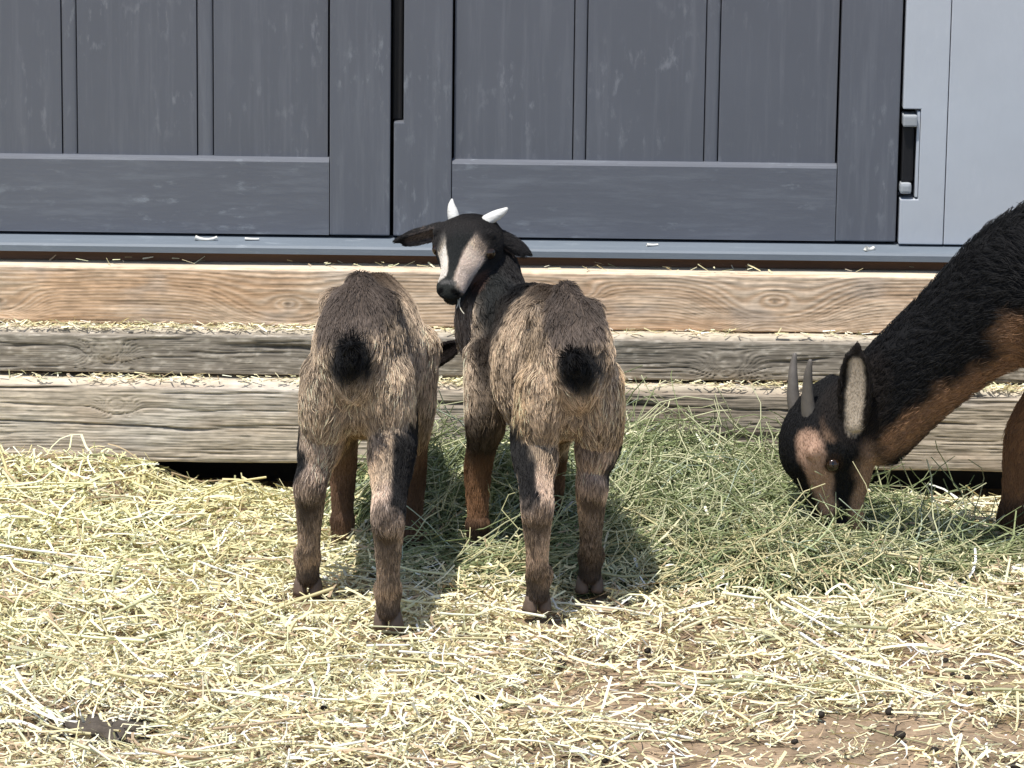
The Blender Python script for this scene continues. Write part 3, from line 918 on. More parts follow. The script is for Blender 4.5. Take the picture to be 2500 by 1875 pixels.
        def direction(i_fl, i_n, i_lf, jit):
            t = i_fl + RNG.normal(0, jit, i_fl.shape)
            t = nrm(t - i_n * (t * i_n).sum(1, keepdims=True))
            return nrm(t * (1 - i_lf[:, None] * 0.5) + i_n * i_lf[:, None])
        D = direction(fl, NQ, lf, 0.16)
        cD = direction(fl[ci], NQ[ci], lf[ci] * 1.15, 0.30)
        lnr = ln * RNG.uniform(0.6, 1.2, hairs)
        guard = (RNG.random(hairs) < 0.10) & (ln > 0.011)
        lnr = np.where(guard, lnr * 1.45, lnr)
        tipc = Q[ci] + cD * ln[ci][:, None] * 1.05
        K = 4
        PP = np.zeros((hairs, K, 3))
        tip = Q + D * lnr[:, None]
        amt = cl_amt * RNG.uniform(0.5, 1.2, hairs)[:, None] * sstep(0.006, 0.014, ln)[:, None]
        tip2 = tip * (1 - amt) + tipc[near] * amt
        # keep length
        dv = tip2 - Q; dl = np.linalg.norm(dv, axis=1, keepdims=True)
        tip2 = Q + dv * np.minimum(1, lnr[:, None] * 1.15 / np.maximum(dl, 1e-6))
        grav = np.array([0, 0, -1.0])
        for k in range(K):
            t = k / (K - 1)
            mid = Q + D * lnr[:, None] * t
            PP[:, k] = mid * (1 - t * 0.8) + (Q + (tip2 - Q) * t) * (t * 0.8) + NQ * (lnr * 0.10 * math.sin(math.pi * t))[:, None] + grav * (lnr * 0.08 * t * t)[:, None]
        HC = s.paint(Q, base, NQ)
        if agouti is not None:
            lum = HC.mean(1)
            on = sstep(0.12, 0.19, lum) * (1 - sstep(0.40, 0.55, lum))
            cr = RNG.random(len(ci))[near]; hr = RNG.random(hairs)
            wn_ = sstep(.3, .7, noise3(Q, 38, 31)); f = np.clip(cr * 0.28 + hr * 0.50 + wn_ * .22, 0, 1); f = sstep(0.15, 0.85, f)
            f = np.where(guard, 1.25, f)
            mult = np.array(agouti[0])[None] * (1 - f[:, None]) + np.array(agouti[1])[None] * f[:, None]
            HC = HC * (1 - (on * agouti_amt)[:, None]) + HC * mult * (on * agouti_amt)[:, None]
        if agouti is not None: HC = HC * (0.66 + 0.68 * sstep(.25, .75, noise3(Q, 26, 61)))[:, None]
        HC = np.clip(HC * RNG.uniform(0.82, 1.18, (hairs, 1)), 0, 0.9)
        cu = bpy.data.hair_curves.new('fur')
        cu.add_curves([K] * hairs)
        cu.position_data.foreach_set('vector', PP.astype(np.float32).ravel())
        ra = cu.attributes.get('radius') or cu.attributes.new('radius', 'FLOAT', 'POINT')
        rr = hair_r * np.array([1.0, 0.95, 0.7, 0.15])[None] * RNG.uniform(0.7, 1.3, (hairs, 1)) * (0.55 + 0.45 * sstep(0.003, 0.012, ln))[:, None]
        ra.data.foreach_set('value', rr.astype(np.float32).ravel())
        ca = cu.attributes.new('col', 'FLOAT_COLOR', 'CURVE')
        c4 = np.ones((hairs, 4), np.float32); c4[:, :3] = HC; ca.data.foreach_set('color', c4.ravel())
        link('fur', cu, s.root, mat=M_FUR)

def rot(yaw):
    c_, s_ = math.cos(yaw), math.sin(yaw)
    return np.array([[c_, -s_, 0], [s_, c_, 0], [0, 0, 1]])

TAN = (0.350, 0.284, 0.224); DKBR = (0.085, 0.058, 0.040); BLK = (0.011, 0.011, 0.012); CREAM = (0.82, 0.76, 0.68)
LEGB = (0.37, 0.285, 0.235); GREYB = (0.125, 0.098, 0.082)

def kid(root, yaw, sc, feet, label, tail_dir):
    """shared build of a kid goat's trunk and legs, seen from behind; feet are world points"""
    g = Goat(root, 'goat', label, 'brown kid goats')
    Rm = rot(yaw)
    Lp = lambda x, y, z: Rm @ (np.array([x, y, z]) * sc)
    g.Lp, g.sc, g.Rm = Lp, sc, Rm
    sx = Rm @ np.array([1.0, 0, 0]); back = Rm @ np.array([0, -1.0, 0])
    row = lambda x, y, z, a, b: tuple(Lp(x, y, z)) + (a * sc, b * sc)
    FL = 0.0145
    # trunk, tail end to chest
    g.chain([row(0, -.207, .345, .026, .045), row(0, -.190, .350, .043, .078), row(0, -.15, .352, .056, .098), row(0, -.09, .340, .063, .103), row(0, 0, .318, .069, .106),
             row(0, .09, .308, .063, .102), row(0, .16, .305, .052, .088), row(0, .20, .305, .038, .060)],
            sx, FL, 0.20, back * 0.55 + np.array([0, 0, -0.85]), m=4, seg=24)
    # spine ridge
    g.chain([row(0, -.195, .405, .014, .012), row(0, -.16, .440, .015, .013), row(0, -.10, .440, .015, .013), row(0, 0, .422, .016, .014), row(0, .09, .404, .018, .016), row(0, .15, .388, .02, .018)],
            sx, 0.013, 0.2, back * 0.8 + np.array([0, 0, -.3]))
    g.ball(Lp(0, -.105, .446), np.array([.016, .03, .016]) * sc)
    for q in (-1, 1):
        g.ball(Lp(q * .036, -.10, .418), np.array([.018, .030, .018]) * sc)
        g.ball(Lp(q * .024, -.198, .372), np.array([.016, .016, .020]) * sc)
    feet = [np.asarray(f, float) - np.array([root[0], root[1], 0]) for f in feet]     # hind left, hind right, front left, front right
    for q, f in ((-1, feet[0]), (1, feet[1])):
        hip = Lp(q * .036, -.130, .335); st = Lp(q * .046, -.095, .245)
        lo = f + back * 0.028
        hock = np.array([f[0] * .8 + st[0] * .2, f[1], 0]) + np.array([0, -0.042 * sc, f[2] + .165 * sc])
        gask = st * 0.42 + hock * 0.58 + back * 0.004
        Z = lambda z: np.array([0, 0, z])
        g.leg([(*hip, .037 * sc, .070 * sc), (*(hip * .5 + st * .5 + back * .018), .0370 * sc, .068 * sc), (*(st + back * .024), .0335 * sc, .053 * sc), (*(st * .66 + hock * .34 + back * .016), .0300 * sc, .042 * sc),
               (*(st * .3 + hock * .7 + back * .004), .0225 * sc, .028 * sc), (*hock, .0222 * sc, .0250 * sc), (*(hock * .86 + f * .14 - back * .002), .0195 * sc, .0205 * sc), (*(hock * .6 + f * .4), .0150 * sc, .0165 * sc),
               (*(hock * .42 + f * .58), .0145 * sc, .0160 * sc), (*(f + back * .006 + Z(.056 * sc)), .0180 * sc, .0190 * sc), (*(f + back * .002 + Z(.036)), .0150 * sc, .0165 * sc), (*(f + Z(.024)), .0155 * sc, .017 * sc)],
              (0.0125, 0.0085))
        g.ball(hock + back * 0.015 + Z(.006), np.array([.011, .012, .018]) * sc)
        g.hoof(f, yaw + q * -0.12, .0225 * sc)
    for q, f in ((-1, feet[2]), (1, feet[3])):
        sh = Lp(q * .044, .135, .315); el = Lp(q * .050, .105, .225); el[0] = el[0] * .5 + f[0] * .5; sh[0] = sh[0] * .7 + f[0] * .3
        kn = np.array([f[0], f[1], f[2] + .125 * sc]) - back * 0.002
        g.leg([(*sh, .036 * sc, .062 * sc), (*el, .030 * sc, .042 * sc), (*(el * .5 + kn * .5), .021 * sc, .025 * sc), (*kn, .0185 * sc, .020 * sc), (*(kn * .5 + f * .5), .014 * sc, .015 * sc),
               (*(f + np.array([0, 0, .048 * sc])), .0165 * sc, .0175 * sc), (*(f + np.array([0, 0, .024])), .0155 * sc, .017 * sc)], (0.016, 0.0085))
        g.hoof(f, yaw, .021 * sc)
    # tail: a short stub carried out and up, with a black tuft
    tb = Lp(0, -.200, .365)
    td = nrm(Rm @ np.asarray(tail_dir, float))
    g.chain([(*tb, .014 * sc, .013 * sc), (*(tb + td * .022 * sc), .013 * sc, .012 * sc), (*(tb + td * .045 * sc + np.array([0, 0, .006])), .011 * sc, .010 * sc), (*(tb + td * .062 * sc + np.array([0, 0, .010])), .006 * sc, .006 * sc)],
            sx, (0.024, 0.030), 0.75, td + np.array([0, 0, -.15]))
    g.tail = (tb, tb + td * .07 * sc)
    Ri = Rm.T / sc
    def smw(P):
        Q = P @ Ri.T
        w_ = (0.35 + 0.65 * sstep(.20, .27, Q[:, 2])) * sstep(.12, .19, Q[:, 2]) * sstep(.19, .13, Q[:, 1])
        t_ = np.clip(((P - g.tail[0]) @ td) / .06, 0, 1)
        return w_ * sstep(.016, .032, np.linalg.norm(P - (g.tail[0] + td * (t_[:, None] * .06)), axis=1))
    g.smw = smw
    return g, sx, back, feet

# ---------- first kid: head down behind, seen from behind
R1 = (-0.196, -0.565, 0.0)
f1 = [(-0.275, -0.672, 0.012), (-0.160, -0.838, 0.014), (-0.240, -0.395, 0.0), (-0.140, -0.43, 0.0)]
g1, sx, back, feet = kid(R1, rad(-5), 1.0, f1, 'shaggy brown kid goat seen from behind, its head hidden and a round black tail', (0.10, -0.85, 0.30))
Lp = g1.Lp
g1.chain([(*Lp(0, .15, .305), .050, .072), (*Lp(0, .215, .295), .040, .054), (*Lp(0.002, .275, .265), .033, .042), (*Lp(.002, .315, .235), .030, .036)], sx, 0.014, 0.2, 'back')
g1.head(Lp(.002, .325, .240), g1.Rm @ np.array([0.03, .35, -1.0]), g1.Rm @ np.array([0, 1.0, .35]), 0.13)
hb = g1.hp
for q in (-1, 1):
    g1.ear(g1.hpt(0.06, 0.0, q * .22), g1.Rm @ np.array([q * 0.85, -.15, .55]), 0.082, g1.Rm @ np.array([0, -.9, .3]), 0.22)
for s_ in (
    ((0, -.12, .44), (0, .20, .44), .030, DKBR, .6, .9), ((-.012, -.19, .425), (.012, -.13, .445), .052, GREYB, .3, .97),
    ((0, .02, .42), (0, .20, .42), .05, (.13, .09, .06), .6, .7),
    ((.0, -.23, .26), (0, -.20, .20), .055, (0.36, .27, .20), .6, .6)):
    g1.stroke(Lp(*s_[0]), Lp(*s_[1]), *s_[2:])
g1.stroke(Lp(0, -.12, .20), Lp(0, .1, .195), .05, (.20, .125, .05), .5, .8)
for q, fi in ((-1, 0), (1, 1)):
    f = feet[fi]; hk = np.array([f[0], f[1], .165]) + back * .045
    st = Lp(q * .085, -.065, .255)
    g1.stroke(hk * 1.0 + sx * q * .004, np.array([f[0], f[1], .02]), .05, LEGB, .4, .95)
    g1.stroke(hk + np.array([0, 0, .06]) + sx * -q * .012 + back * .012, hk, .042, (.42, .335, .285), .5, .8)
    g1.stroke(st + sx * q * .012 + back * .012 + np.array([0, 0, .012]), hk + sx * q * .020 - back * .010 + np.array([0, 0, .048]), .035, (.012, .0115, .012), .35, 1.0, .45, sx * q - back * .1)
    g1.stroke(hk + back * .014 - sx * .02 + np.array([0, 0, -.010]), hk + back * .014 + sx * .02 + np.array([0, 0, -.014]), .013, (.10, .07, .052), .5, .8, .3)
    g1.stroke(hk + back * .012 + np.array([0, 0, -.018]), hk + back * .012 + np.array([0, 0, -.05]), .016, DKBR, .6, .7)
    g1.stroke(np.array([f[0], f[1], .0]), np.array([f[0], f[1], .030]), .036, DKBR, .5, .85)
for fi in (2, 3):
    f = feet[fi]
    g1.stroke(np.array([f[0], f[1], .0]), np.array([f[0], f[1], .17]), .045, (.16, .09, .055), .5, .95)
g1.stroke(g1.hp, g1.hpt(1, 0, 0), .07, (.05, .035, .03), .4)
for e in g1.ear_frames: g1.stroke(e[0], e[0] + e[1] * e[4], .05, (.022, .017, .016), .3, 1.0, .1)
g1.stroke(*g1.tail, .031, BLK, .25, 1.0, .15)
AG = ((0.26, 0.24, 0.22), (1.75, 1.68, 1.55))
g1.build(TAN, hairs=120000, clump=0.0055, cl_amt=0.7, agouti=AG, agouti_amt=0.95)

# ---------- second kid: looks back at the camera
R2 = (0.047, -0.552, 0.0)
f2 = [(0.038, -0.742, 0.012), (0.110, -0.628, 0.008), (-0.046, -0.445, 0.012), (0.06, -0.37, 0.0)]
g2, sx, back, feet = kid(R2, rad(14), 0.965, f2, 'horned brown kid goat looking back over its shoulder, with pale stripes on a black face', (-0.50, -0.85, 0.22))
Lp = g2.Lp
cv = lambda a, b, c_: a * CR + b * CU - c_ * fwd
poll = np.array([-0.058, -0.365, 0.466]) - np.array(R2)
ha, hu = cv(-0.27, -0.69, 0.68), cv(-0.20, 0.60, 0.77)
nb = nrm(hu) * 1.0
g2.chain([(*Lp(-.01, .13, .315), .058, .085), (*Lp(-.030, .180, .345), .056, .078), (*(poll * .42 + Lp(-.055, .205, .375) * .58 + cv(.022, 0, -.01)), .038, .046), (*(poll + cv(.016, -.026, -.030)), .033, .036)], sx, (0.016, .010), 0.18, 'back')
g2.ball(Lp(0, .115, .375), np.array([.042, .07, .036]))
g2.head(poll, ha, hu, 0.130, 0.0055, 1.2, 1.42, 1.16)
for q, d, fc, ln_ in ((1, cv(-0.95, -0.24, .10), cv(-.1, -.75, .65), 0.085), (-1, cv(0.84, -0.50, -.25), cv(-.5, -.5, -.6), 0.070)):
    g2.ear(g2.hpt(0.06, 0.03, q * .215), d, ln_, fc, 0.21 if q > 0 else 0.26)
hb_ = g2.hpt(0.03, .13, .185)
g2.horn([(*hb_, .0088, .0088), (*(hb_ + cv(-.002, .010, -.001)), .0078, .0078), (*(hb_ + cv(-.0035, .019, -.004)), .0052, .0052), (*(hb_ + cv(-.003, .027, -.007)), .0020, .0020)], M_HORN1)
hb_ = g2.hpt(0.03, .13, -.185)
g2.horn([(*hb_, .0088, .0088), (*(hb_ + cv(.010, .006, -.002)), .0080, .0080), (*(hb_ + cv(.021, .012, -.005)), .0060, .0060), (*(hb_ + cv(.028, .017, -.008)), .0030, .0030)], M_HORN1)
for q in (-1, 1):
    ec = g2.hpt(0.37, -0.02, q * .283)
    g2.eye(ec, g2.hs * q + g2.hu * .35, g2.hu, .0100)
DW = (0.05, 0.036, 0.027)
for s_ in (
    ((0, -.12, .44), (0, .20, .44), .030, DKBR, .6, .9), ((-.012, -.19, .422), (.012, -.13, .445), .044, GREYB, .3, .97),
    ((-.05, .12, .40), (0, .20, .40), .075, BLK, .35, 1.0), ((-.095, .10, .38), (-.085, .13, .22), .058, DW, .4, .9), ((.06, .14, .36), (.07, .16, .24), .055, DW, .4, .95),
    ((.0, -.23, .28), (0, -.22, .22), .045, (0.34, .24, .16), .6, .6), ((-.09, -.14, .40), (-.10, -.16, .24), .035, (.44, .33, .21), .6, .55), ((.085, -.16, .36), (.09, -.16, .24), .03, (.42, .29, .17), .6, .5)):
    g2.stroke(Lp(*s_[0]), Lp(*s_[1]), *s_[2:])
g2.stroke(Lp(0, -.12, .20), Lp(0, .1, .195), .05, (.22, .135, .06), .5, .8)
for q, fi in ((-1, 0), (1, 1)):
    f = feet[fi]; hk = np.array([f[0], f[1], .156]) + back * .042
    st = Lp(q * .085, -.075, .245)
    g2.stroke(hk, np.array([f[0], f[1], .02]), .05, LEGB, .4, .95)
    g2.stroke(hk + np.array([0, 0, .06]) + sx * -q * .012 + back * .012, hk, .040, (.42, .335, .285), .5, .8)
    g2.stroke(st + sx * q * .012 + back * .012 + np.array([0, 0, .012]), hk + sx * q * .020 - back * .010 + np.array([0, 0, .048]), .035, (.012, .0115, .012), .35, 1.0, .45, sx * q - back * .1)
    g2.stroke(hk + back * .014 - sx * .02 + np.array([0, 0, -.010]), hk + back * .014 + sx * .02 + np.array([0, 0, -.014]), .013, (.10, .07, .052), .5, .8, .3)
    g2.stroke(np.array([f[0], f[1], .0]), np.array([f[0], f[1], .034]), .036, (.045, .032, .024), .5, .9)
for fi in (2, 3):
    f = feet[fi]
    g2.stroke(np.array([f[0], f[1], .26]), np.array([f[0], f[1], .18]), .05, DW, .4, .95)
    g2.stroke(np.array([f[0], f[1], .12]), np.array([f[0], f[1], .05]), .045, (.22, .115, .06), .5, .95)
    g2.stroke(np.array([f[0], f[1], .0]), np.array([f[0], f[1], .03]), .036, (.03, .022, .018), .5, .95)
# neck: black crest, pale throat
H = g2.hpt
g2.stroke(Lp(-.02, .20, .42), H(-.05, 0, -.05), .058, BLK, .35, 1.0)
g2.stroke(H(.05, -.25, -.30), Lp(.01, .20, .42), .026, (.05, .038, .026), .5, .8, .3)
# face
g2.stroke(H(-.1, 0, 0), H(1.05, -.05, 0), .075, (.021, .0225, .0225), .2, 1.0, .05)
g2.stroke(H(.92, -.05, 0), H(1.05, -.08, 0), .026, (.034, .037, .034), .4, 1.0, .1)
g2.stroke(np.array([-.070, -.42, .322]) - np.array(R2), np.array([-.055, -.45, .26]) - np.array(R2), .046, (.46, .39, .33), .4, .95, .25, cv(-1, -.2, .55))
g2.stroke(H(.04, .05, -.28), H(.20, -.02, -.32), .016, (.16, .085, .05), .5, .85, .15)
g2.stroke(H(.13, .13, .26), H(.40, .10, .22), .0125, CREAM, .2, 1.0, .12)
g2.stroke(H(.40, .10, .22), H(.82, .0, .12), .0105, CREAM, .2, 1.0, .12)
g2.stroke(H(.14, .12, -.27), H(.36, .10, -.235), .0125, (.72, .60, .50), .2, 1.0, .12)  # stripe on this side coloured duller and pinker, its shade put into the coat
g2.stroke(H(.36, .10, -.225), H(.60, .03, -.165), .0170, (.72, .60, .51), .2, 1.0, .12)
g2.stroke(H(.60, .03, -.165), H(.86, -.05, -.125), .0155, (.72, .60, .51), .2, 1.0, .12)
g2.stroke(H(.22, .02, -.30), H(.30, .03, -.30), .008, (.50, .38, .28), .4, .8, .12)
g2.stroke(H(.37, -.03, -.34), H(.40, -.05, -.34), .0145, (.012, .011, .011), .25, 1.0, .05)
g2.stroke(H(.36, -.03, .30), H(.37, -.03, .30), .0125, BLK, .25, 1.0, .05)
g2.stroke(H(.935, .03, -.08), H(.935, .03, .08), .0035, (.15, .145, .14), .5, .8, .1)  # highlight above the nostrils, painted as a pale line
for q in (-1, 1):
    g2.stroke(H(1.0, -.03, q * .06), H(1.0, -.06, q * .10), .0042, (.003, .003, .003), .4, 1, .05)
g2.stroke(H(1.0, -.185, .05), H(.72, -.185, -.17), .0030, (.004, .003, .003), .5, .9, .05)
g2.stroke(H(.97, -.225, 0), H(.90, -.235, -.06), .008, (.05, .052, .048), .5, .8, .05)
g2.stroke(H(.62, -.22, -.14), H(.42, -.26, -.16), .013, (.14, .075, .055), .5, .8, .15)
for e, inner in zip(g2.ear_frames, ((.30, .24, .21), (.25, .18, .15))):
    g2.stroke(e[0], e[0] + e[1] * e[4], .05, (.022, .02, .02), .3, 1.0, .1)
    g2.stroke(e[0] + e[1] * e[4] * .12, e[0] + e[1] * e[4] * .62, .013, inner, .45, .95, .25, e[2])
g2.stroke(*g2.tail, .030, BLK, .25, 1.0, .15)
g2.build(TAN, voxel=0.0019, hairs=135000, clump=0.007, cl_amt=0.8, agouti=((0.26, 0.235, 0.21), (1.72, 1.62, 1.46)), agouti_amt=0.95, smooth_it=7)

# ---------- the black goat with its muzzle in the hay
R3 = (0.95, -0.42, 0.0)
g3 = Goat(R3, 'goat', 'black and tan horned goat with its muzzle down in the hay', None)
r3 = np.array(R3)
wp = lambda x, y, z: np.array([x, y, z]) - r3
back = np.array([1.0, 0, 0]); sy = np.array([0, 1.0, 0])
row = lambda x, z, a, b, y=-0.42: tuple(wp(x, y, z)) + (a, b)
g3.chain([row(1.44, .42, .05, .06), row(1.42, .425, .08, .10), row(1.34, .425, .11, .125), row(1.18, .405, .135, .145), row(1.0, .395, .135, .150), row(.86, .41, .115, .145), row(.775, .42, .085, .125), row(.725, .41, .055, .085)],
         sy, 0.024, 0.25, back * .7 + np.array([0, 0, -.7]), m=4, seg=26)
g3.chain([row(.745, .520, .02, .024), row(.85, .545, .026, .026), row(1.0, .535, .028, .026), row(1.25, .535, .03, .026), row(1.4, .51, .03, .03)], sy, .024, .3, back)
# neck
g3.chain([row(.80, .440, .075, .110), row(.715, .398, .064, .100), row(.635, .336, .053, .080), row(.560, .266, .049, .073), row(.492, .190, .046, .072)], sy, (0.022, .010), 0.22, 'back')
g3.chain([row(.760, .330, .050, .060), row(.725, .345, .04, .05), row(.70, .36, .03, .04)], sy, .020, .25, np.array([.2, 0, -1]))
g3.head(wp(.436, -.425, .216), (0.06, -.12, -1.0), (-0.96, -.32, .0), 0.186, 0.0085, 1.0, 1.2, 1.44)
H = g3.hpt
# hs points to the animal's right; the camera sees its left side (d negative)
g3.ear(wp(.480, -.472, .205), (0.0, -.10, 1.0), 0.128, (-.25, -.95, -.1), 0.25)
g3.ear(H(0.03, -.03, .235), (0.25, .90, .25), 0.10, (-.25, .3, .4), 0.30)
for q, dx in ((-1, 0.0), (1, -.003)):
    b0 = H(0.02, .14, q * .12)
    g3.horn([(*b0, .0115, .0115), (*(b0 + np.array([-.003 + dx, q * .003, .025])), .0095, .0095), (*(b0 + np.array([-.004 + dx, q * .006, .046])), .0078, .0078), (*(b0 + np.array([-.004 + dx, q * .010, .068])), .0058, .0058), (*(b0 + np.array([-.002 + dx, q * .013, .086])), .0032, .0032)], M_HORN2)
    g3.eye(H(0.36, .03, q * .272), g3.hs * q + g3.hu * .3, g3.hu, .0105)
for fx, fy, hx_ in ((.722, -.335, .77), (.755, -.505, .79)):
    f = wp(fx, fy, 0.006); sh = wp(hx_, -.42 + (fy + .42) * .9, .40); el = wp(hx_ + .025, fy, .29); kn = wp((fx + hx_) / 2 - .012, fy, .165)
    g3.chain([(*sh, .045, .085), (*el, .034, .048), (*(el * .5 + kn * .5), .024, .028), (*kn, .0225, .024), (*(kn * .5 + f * .5), .017, .018), (*(f + np.array([.005, 0, .055])), .0205, .021), (*(f + np.array([0, 0, .027])), .019, .021)], sy, (.016, .009), .1, 'along', seg=16)
    g3.hoof(f, rad(90), .0225)
for fx, fy in ((1.36, -.34), (1.33, -.50)):
    f = wp(fx, fy, 0.006); hp_ = wp(1.33, -.42 + (fy + .42) * .8, .40); st = wp(1.27, fy, .28); hk = wp(fx + .04, fy, .18)
    g3.chain([(*hp_, .06, .10), (*st, .045, .062), (*(st * .45 + hk * .55), .026, .032), (*hk, .022, .025), (*(hk * .5 + f * .5), .018, .019), (*(f + np.array([.005, 0, .055])), .021, .022), (*(f + np.array([0, 0, .027])), .019, .021)], sy, (.018, .009), .1, 'along', seg=16)
    g3.hoof(f, rad(90), .0225)
g3.chain([row(1.455, .46, .016, .014), row(1.50, .465, .014, .012), row(1.53, .48, .008, .008)], sy, .03, .6, (1, 0, -.2))
TN = (0.36, 0.205, 0.115); TN2 = (0.42, 0.27, 0.18)
# tan throat, brisket, jaw, legs
g3.stroke(wp(.715, -.44, .315), wp(.60, -.44, .245), .026, TN, .45, .95, .3)
g3.stroke(wp(.60, -.44, .245), wp(.535, -.44, .190), .029, TN, .45, .95, .3)
g3.stroke(wp(.700, -.46, .345), wp(.725, -.45, .305), .034, TN, .45, .9, .3)
g3.stroke(wp(.79, -.52, .34), wp(.79, -.52, .27), .05, BLK, .4, 1.0, .3)
for fx, fy in ((.722, -.335), (.755, -.505), (1.36, -.34), (1.33, -.50)):
    g3.stroke(wp(fx + .03, fy, .26), wp(fx + .01, fy, .03), .050, (.30, .155, .08), .4, .95)
    g3.stroke(wp(fx, fy, .02), wp(fx, fy, .045), .035, (.05, .03, .02), .5, .8)
# head markings
g3.stroke(H(.02, -.16, -.16), H(.40, -.28, -.10), .030, TN2, .35, 1.0, .15)
g3.stroke(H(.40, -.28, -.10), H(.80, -.26, -.06), .022, TN2, .35, 1.0, .15)
g3.stroke(H(.02, -.20, .16), H(.42, -.30, .10), .034, TN2, .35, 1.0, .15)
g3.stroke(H(.05, .02, -.26), H(.13, .03, -.26), .013, TN2, .5, .9, .2)
for q in (-1, 1):
    g3.stroke(H(.20, .20, q * .24), H(.44, .13, q * .24), .0200, (.50, .33, .24), .3, 1.0, .2)
    g3.stroke(H(.44, .12, q * .22), H(.70, .04, q * .16), .0175, (.50, .33, .24), .3, 1.0, .2)
    g3.stroke(H(.36, .03, q * .30), H(.37, .03, q * .30), .0150, (.03, .02, .015), .3, 1.0, .1)
for e in g3.ear_frames:
    g3.stroke(e[0] + e[1] * e[4] * .2, e[0] + e[1] * e[4], .05, (.018, .015, .014), .2, 1.0, .05)
    g3.stroke(e[0], e[0] + e[1] * e[4] * .72, .0125, (.52, .44, .35), .3, 1.0, .15, e[2])
g3.build(BLK, smooth_it=12, voxel=0.0030, hairs=105000, clump=0.011, cl_amt=0.75, hair_r=0.00034)

# ------------------------------------------------------------------ small things
def flake(name, x, y, z, L, label, grp, bend=0.4, w_=0.0035, az=0.1, col=(0.78, 0.77, 0.72)):
    k = 6
    t = np.linspace(-.5, .5, k)
    P = np.zeros((1, k, 3))
    P[0, :, 0] = x + L * t * math.cos(az); P[0, :, 1] = y + L * t * math.sin(az) * .4; P[0, :, 2] = z + w_ * .3 + bend * L * t ** 2
    Vv, Ff, Cc = strands(P, np.array([w_]), np.array([col]), 'tube')
    Vv[:, 2] = np.maximum(Vv[:, 2], z)
    c0 = np.array([x, y, z])
    o = link(name, np_mesh(name, Vv - c0, Ff, Cc), loc=tuple(c0), mat=M_STRAW)
    return tag(o, label, 'straw', grp)
flake('straw_flake', -0.472, 0.112, 0.349, 0.034, 'curled white straw flake on the sill behind the brown kid goat, upturned at one end', 'flakes on the sill', 0.5)
flake('straw_flake', -0.402, 0.115, 0.350, 0.022, 'short flat white straw flake lying on the sill just left of the first kid', 'flakes on the sill', 0.1, .003)
flake('straw_flake', 0.213, 0.112, 0.349, 0.020, 'small white straw flake on the sill between the kids and the black goat', 'flakes on the sill', 0.15, .003, .5)
flake('straw_flake', 0.546, 0.104, 0.347, 0.022, 'crumpled white scrap on the sill at the corner below the hinge', 'flakes on the sill', 0.6, .005, .9)

def stalk(name, p0, p1, w_, label, bend=0.05, col=(0.80, 0.76, 0.52)):
    p0 = np.array(p0); p1 = np.array(p1); k = 6
    t = np.linspace(0, 1, k)[:, None]
    P = (p0 * (1 - t) + p1 * t + np.array([1, 0, 0.2]) * bend * np.sin(t * math.pi) * np.linalg.norm(p1 - p0))[None]
    Vv, Ff, Cc = strands(P, np.array([w_]), np.array([col]), 'tube')
    o = link(name, np_mesh(name, Vv - p0, Ff, Cc), loc=tuple(p0), mat=M_STRAW)
    return tag(o, label, 'stalk', 'pale stalks standing out of the hay')
stalk('hay_stalk', (0.182, -0.16, 0.045), (0.168, -0.12, 0.150), .0016, 'tall pale stalk standing upright in the hay beside the horned kid', .05)
stalk('hay_stalk', (0.262, -0.44, 0.02), (0.255, -0.42, 0.105), .0014, 'pale upright stalk in the middle of the hay heap', .04)
stalk('hay_stalk', (0.610, -0.40, 0.02), (0.592, -0.38, 0.105), .0013, 'pale thin stalk standing in the hay below the black goat', .12)

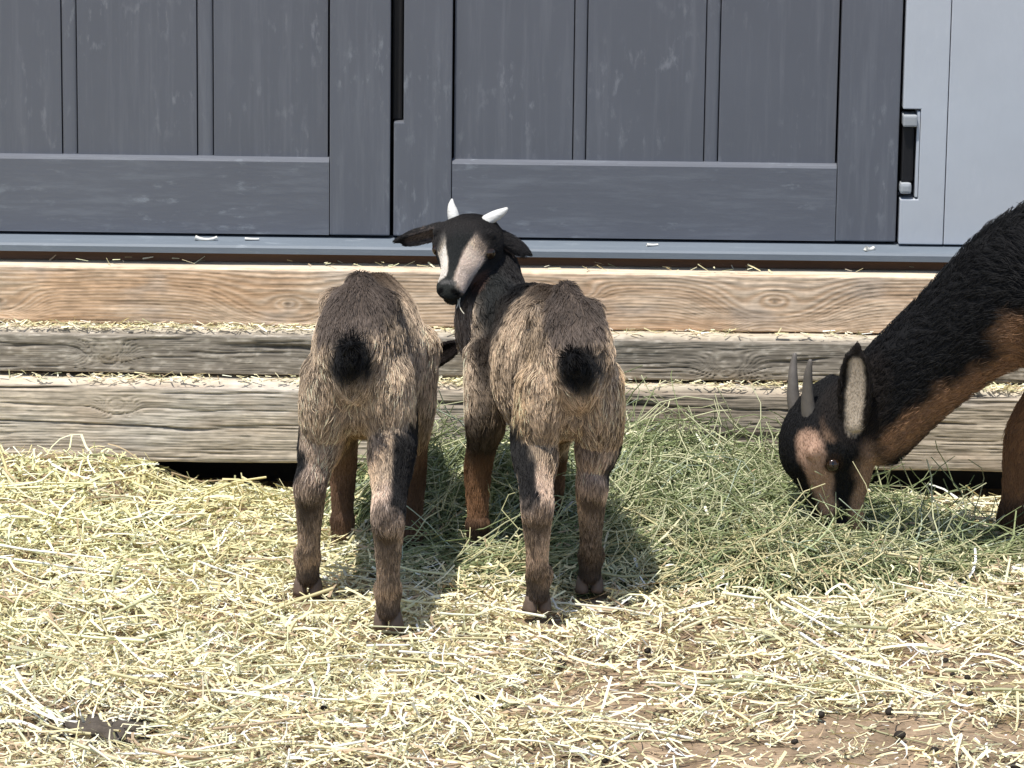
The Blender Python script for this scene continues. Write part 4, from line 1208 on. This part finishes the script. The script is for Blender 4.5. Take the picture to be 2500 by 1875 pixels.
# dark droppings scattered over the straw
def pellet(sd):
    r = random.Random(sd)
    bm = bmesh.new(); bmesh.ops.create_icosphere(bm, subdivisions=2, radius=0.0052)
    for v in bm.verts:
        v.co.x *= 1.25; v.co *= 1 + 0.12 * (r.random() - .5)
        v.co.z *= .85
    for f in bm.faces: f.smooth = True
    me = bpy.data.meshes.new('dropping'); bm.to_mesh(me); bm.free(); me.materials.append(M_DUNG)
    return me
pm = [pellet(i) for i in range(4)]
rr = random.Random(5)
n = 0
while n < 22:
    x = rr.uniform(-0.6, 0.64); y = rr.uniform(-1.38, -0.78)
    if rr.random() > 0.25 + 0.75 * (x + .6) / 1.2: continue
    o = bpy.data.objects.new('dropping', pm[n % 4]); COL.objects.link(o)
    s_ = rr.uniform(0.7, 1.25)
    o.location = (x, y, float(gh(x, y)) + 0.010); o.scale = (s_,) * 3; o.rotation_euler = (rr.uniform(-.4, .4), rr.uniform(-.4, .4), rr.uniform(0, 6))
    tag(o, 'small dark dropping lying in the straw in front of the goats', 'dropping', 'droppings in the straw')
    n += 1

# a dark clod of earth in the near corner
bm = bmesh.new(); bmesh.ops.create_icosphere(bm, subdivisions=4, radius=1)
pv = np.array([v.co[:] for v in bm.verts])
nn = noise3(pv + 5, 2.2, 4) - .5 + .9 * (noise3(pv + 5, 6, 9) - .5) + .5 * (noise3(pv + 5, 14, 2) - .5)
for v, k in zip(bm.verts, nn):
    f = 1 + 1.1 * k
    v.co = (v.co.x * .060 * f, v.co.y * .052 * f, v.co.z * .010 * (1 + 2.2 * k))
for f in bm.faces: f.smooth = True
me = bpy.data.meshes.new('soil_clod'); bm.to_mesh(me); bm.free()
o = link('soil_clod', me, loc=(-0.505, -1.235, float(gh(-0.505, -1.235)) + .006), mat=M_CLOD)
o.rotation_euler = (0, 0, -.25)
tag(o, 'dark flat clod of earth among the straw in the near corner', 'clod')

# wisps of hay in the horned kid's mouth
for k, (d0, bz) in enumerate((((-.10, -.9, .3), .1), ((.25, -.9, .25), -.2))):
    p0 = g2.hpt(0.95, -.17, -.07 - .03 * k) + np.array(R2); p1 = p0 + nrm(cv(*d0)) * (.016 + .008 * k)
    t = np.linspace(0, 1, 5)[:, None]
    P = (p0 * (1 - t) + p1 * t + np.asarray(CR) * bz * .02 * np.sin(t * 3))[None]
    Vv, Ff, Cc = strands(P, np.array([.0012]), np.array([(.62, .58, .46)]), 'tube')
    o = link('hay_wisp', np_mesh('hay_wisp', Vv - p0, Ff, Cc), loc=tuple(p0), mat=M_STRAW)
    tag(o, ('short' if k == 0 else 'longer') + ' pale wisp of hay hanging from the mouth of the horned kid', 'hay', 'hay in the kid\'s mouth')
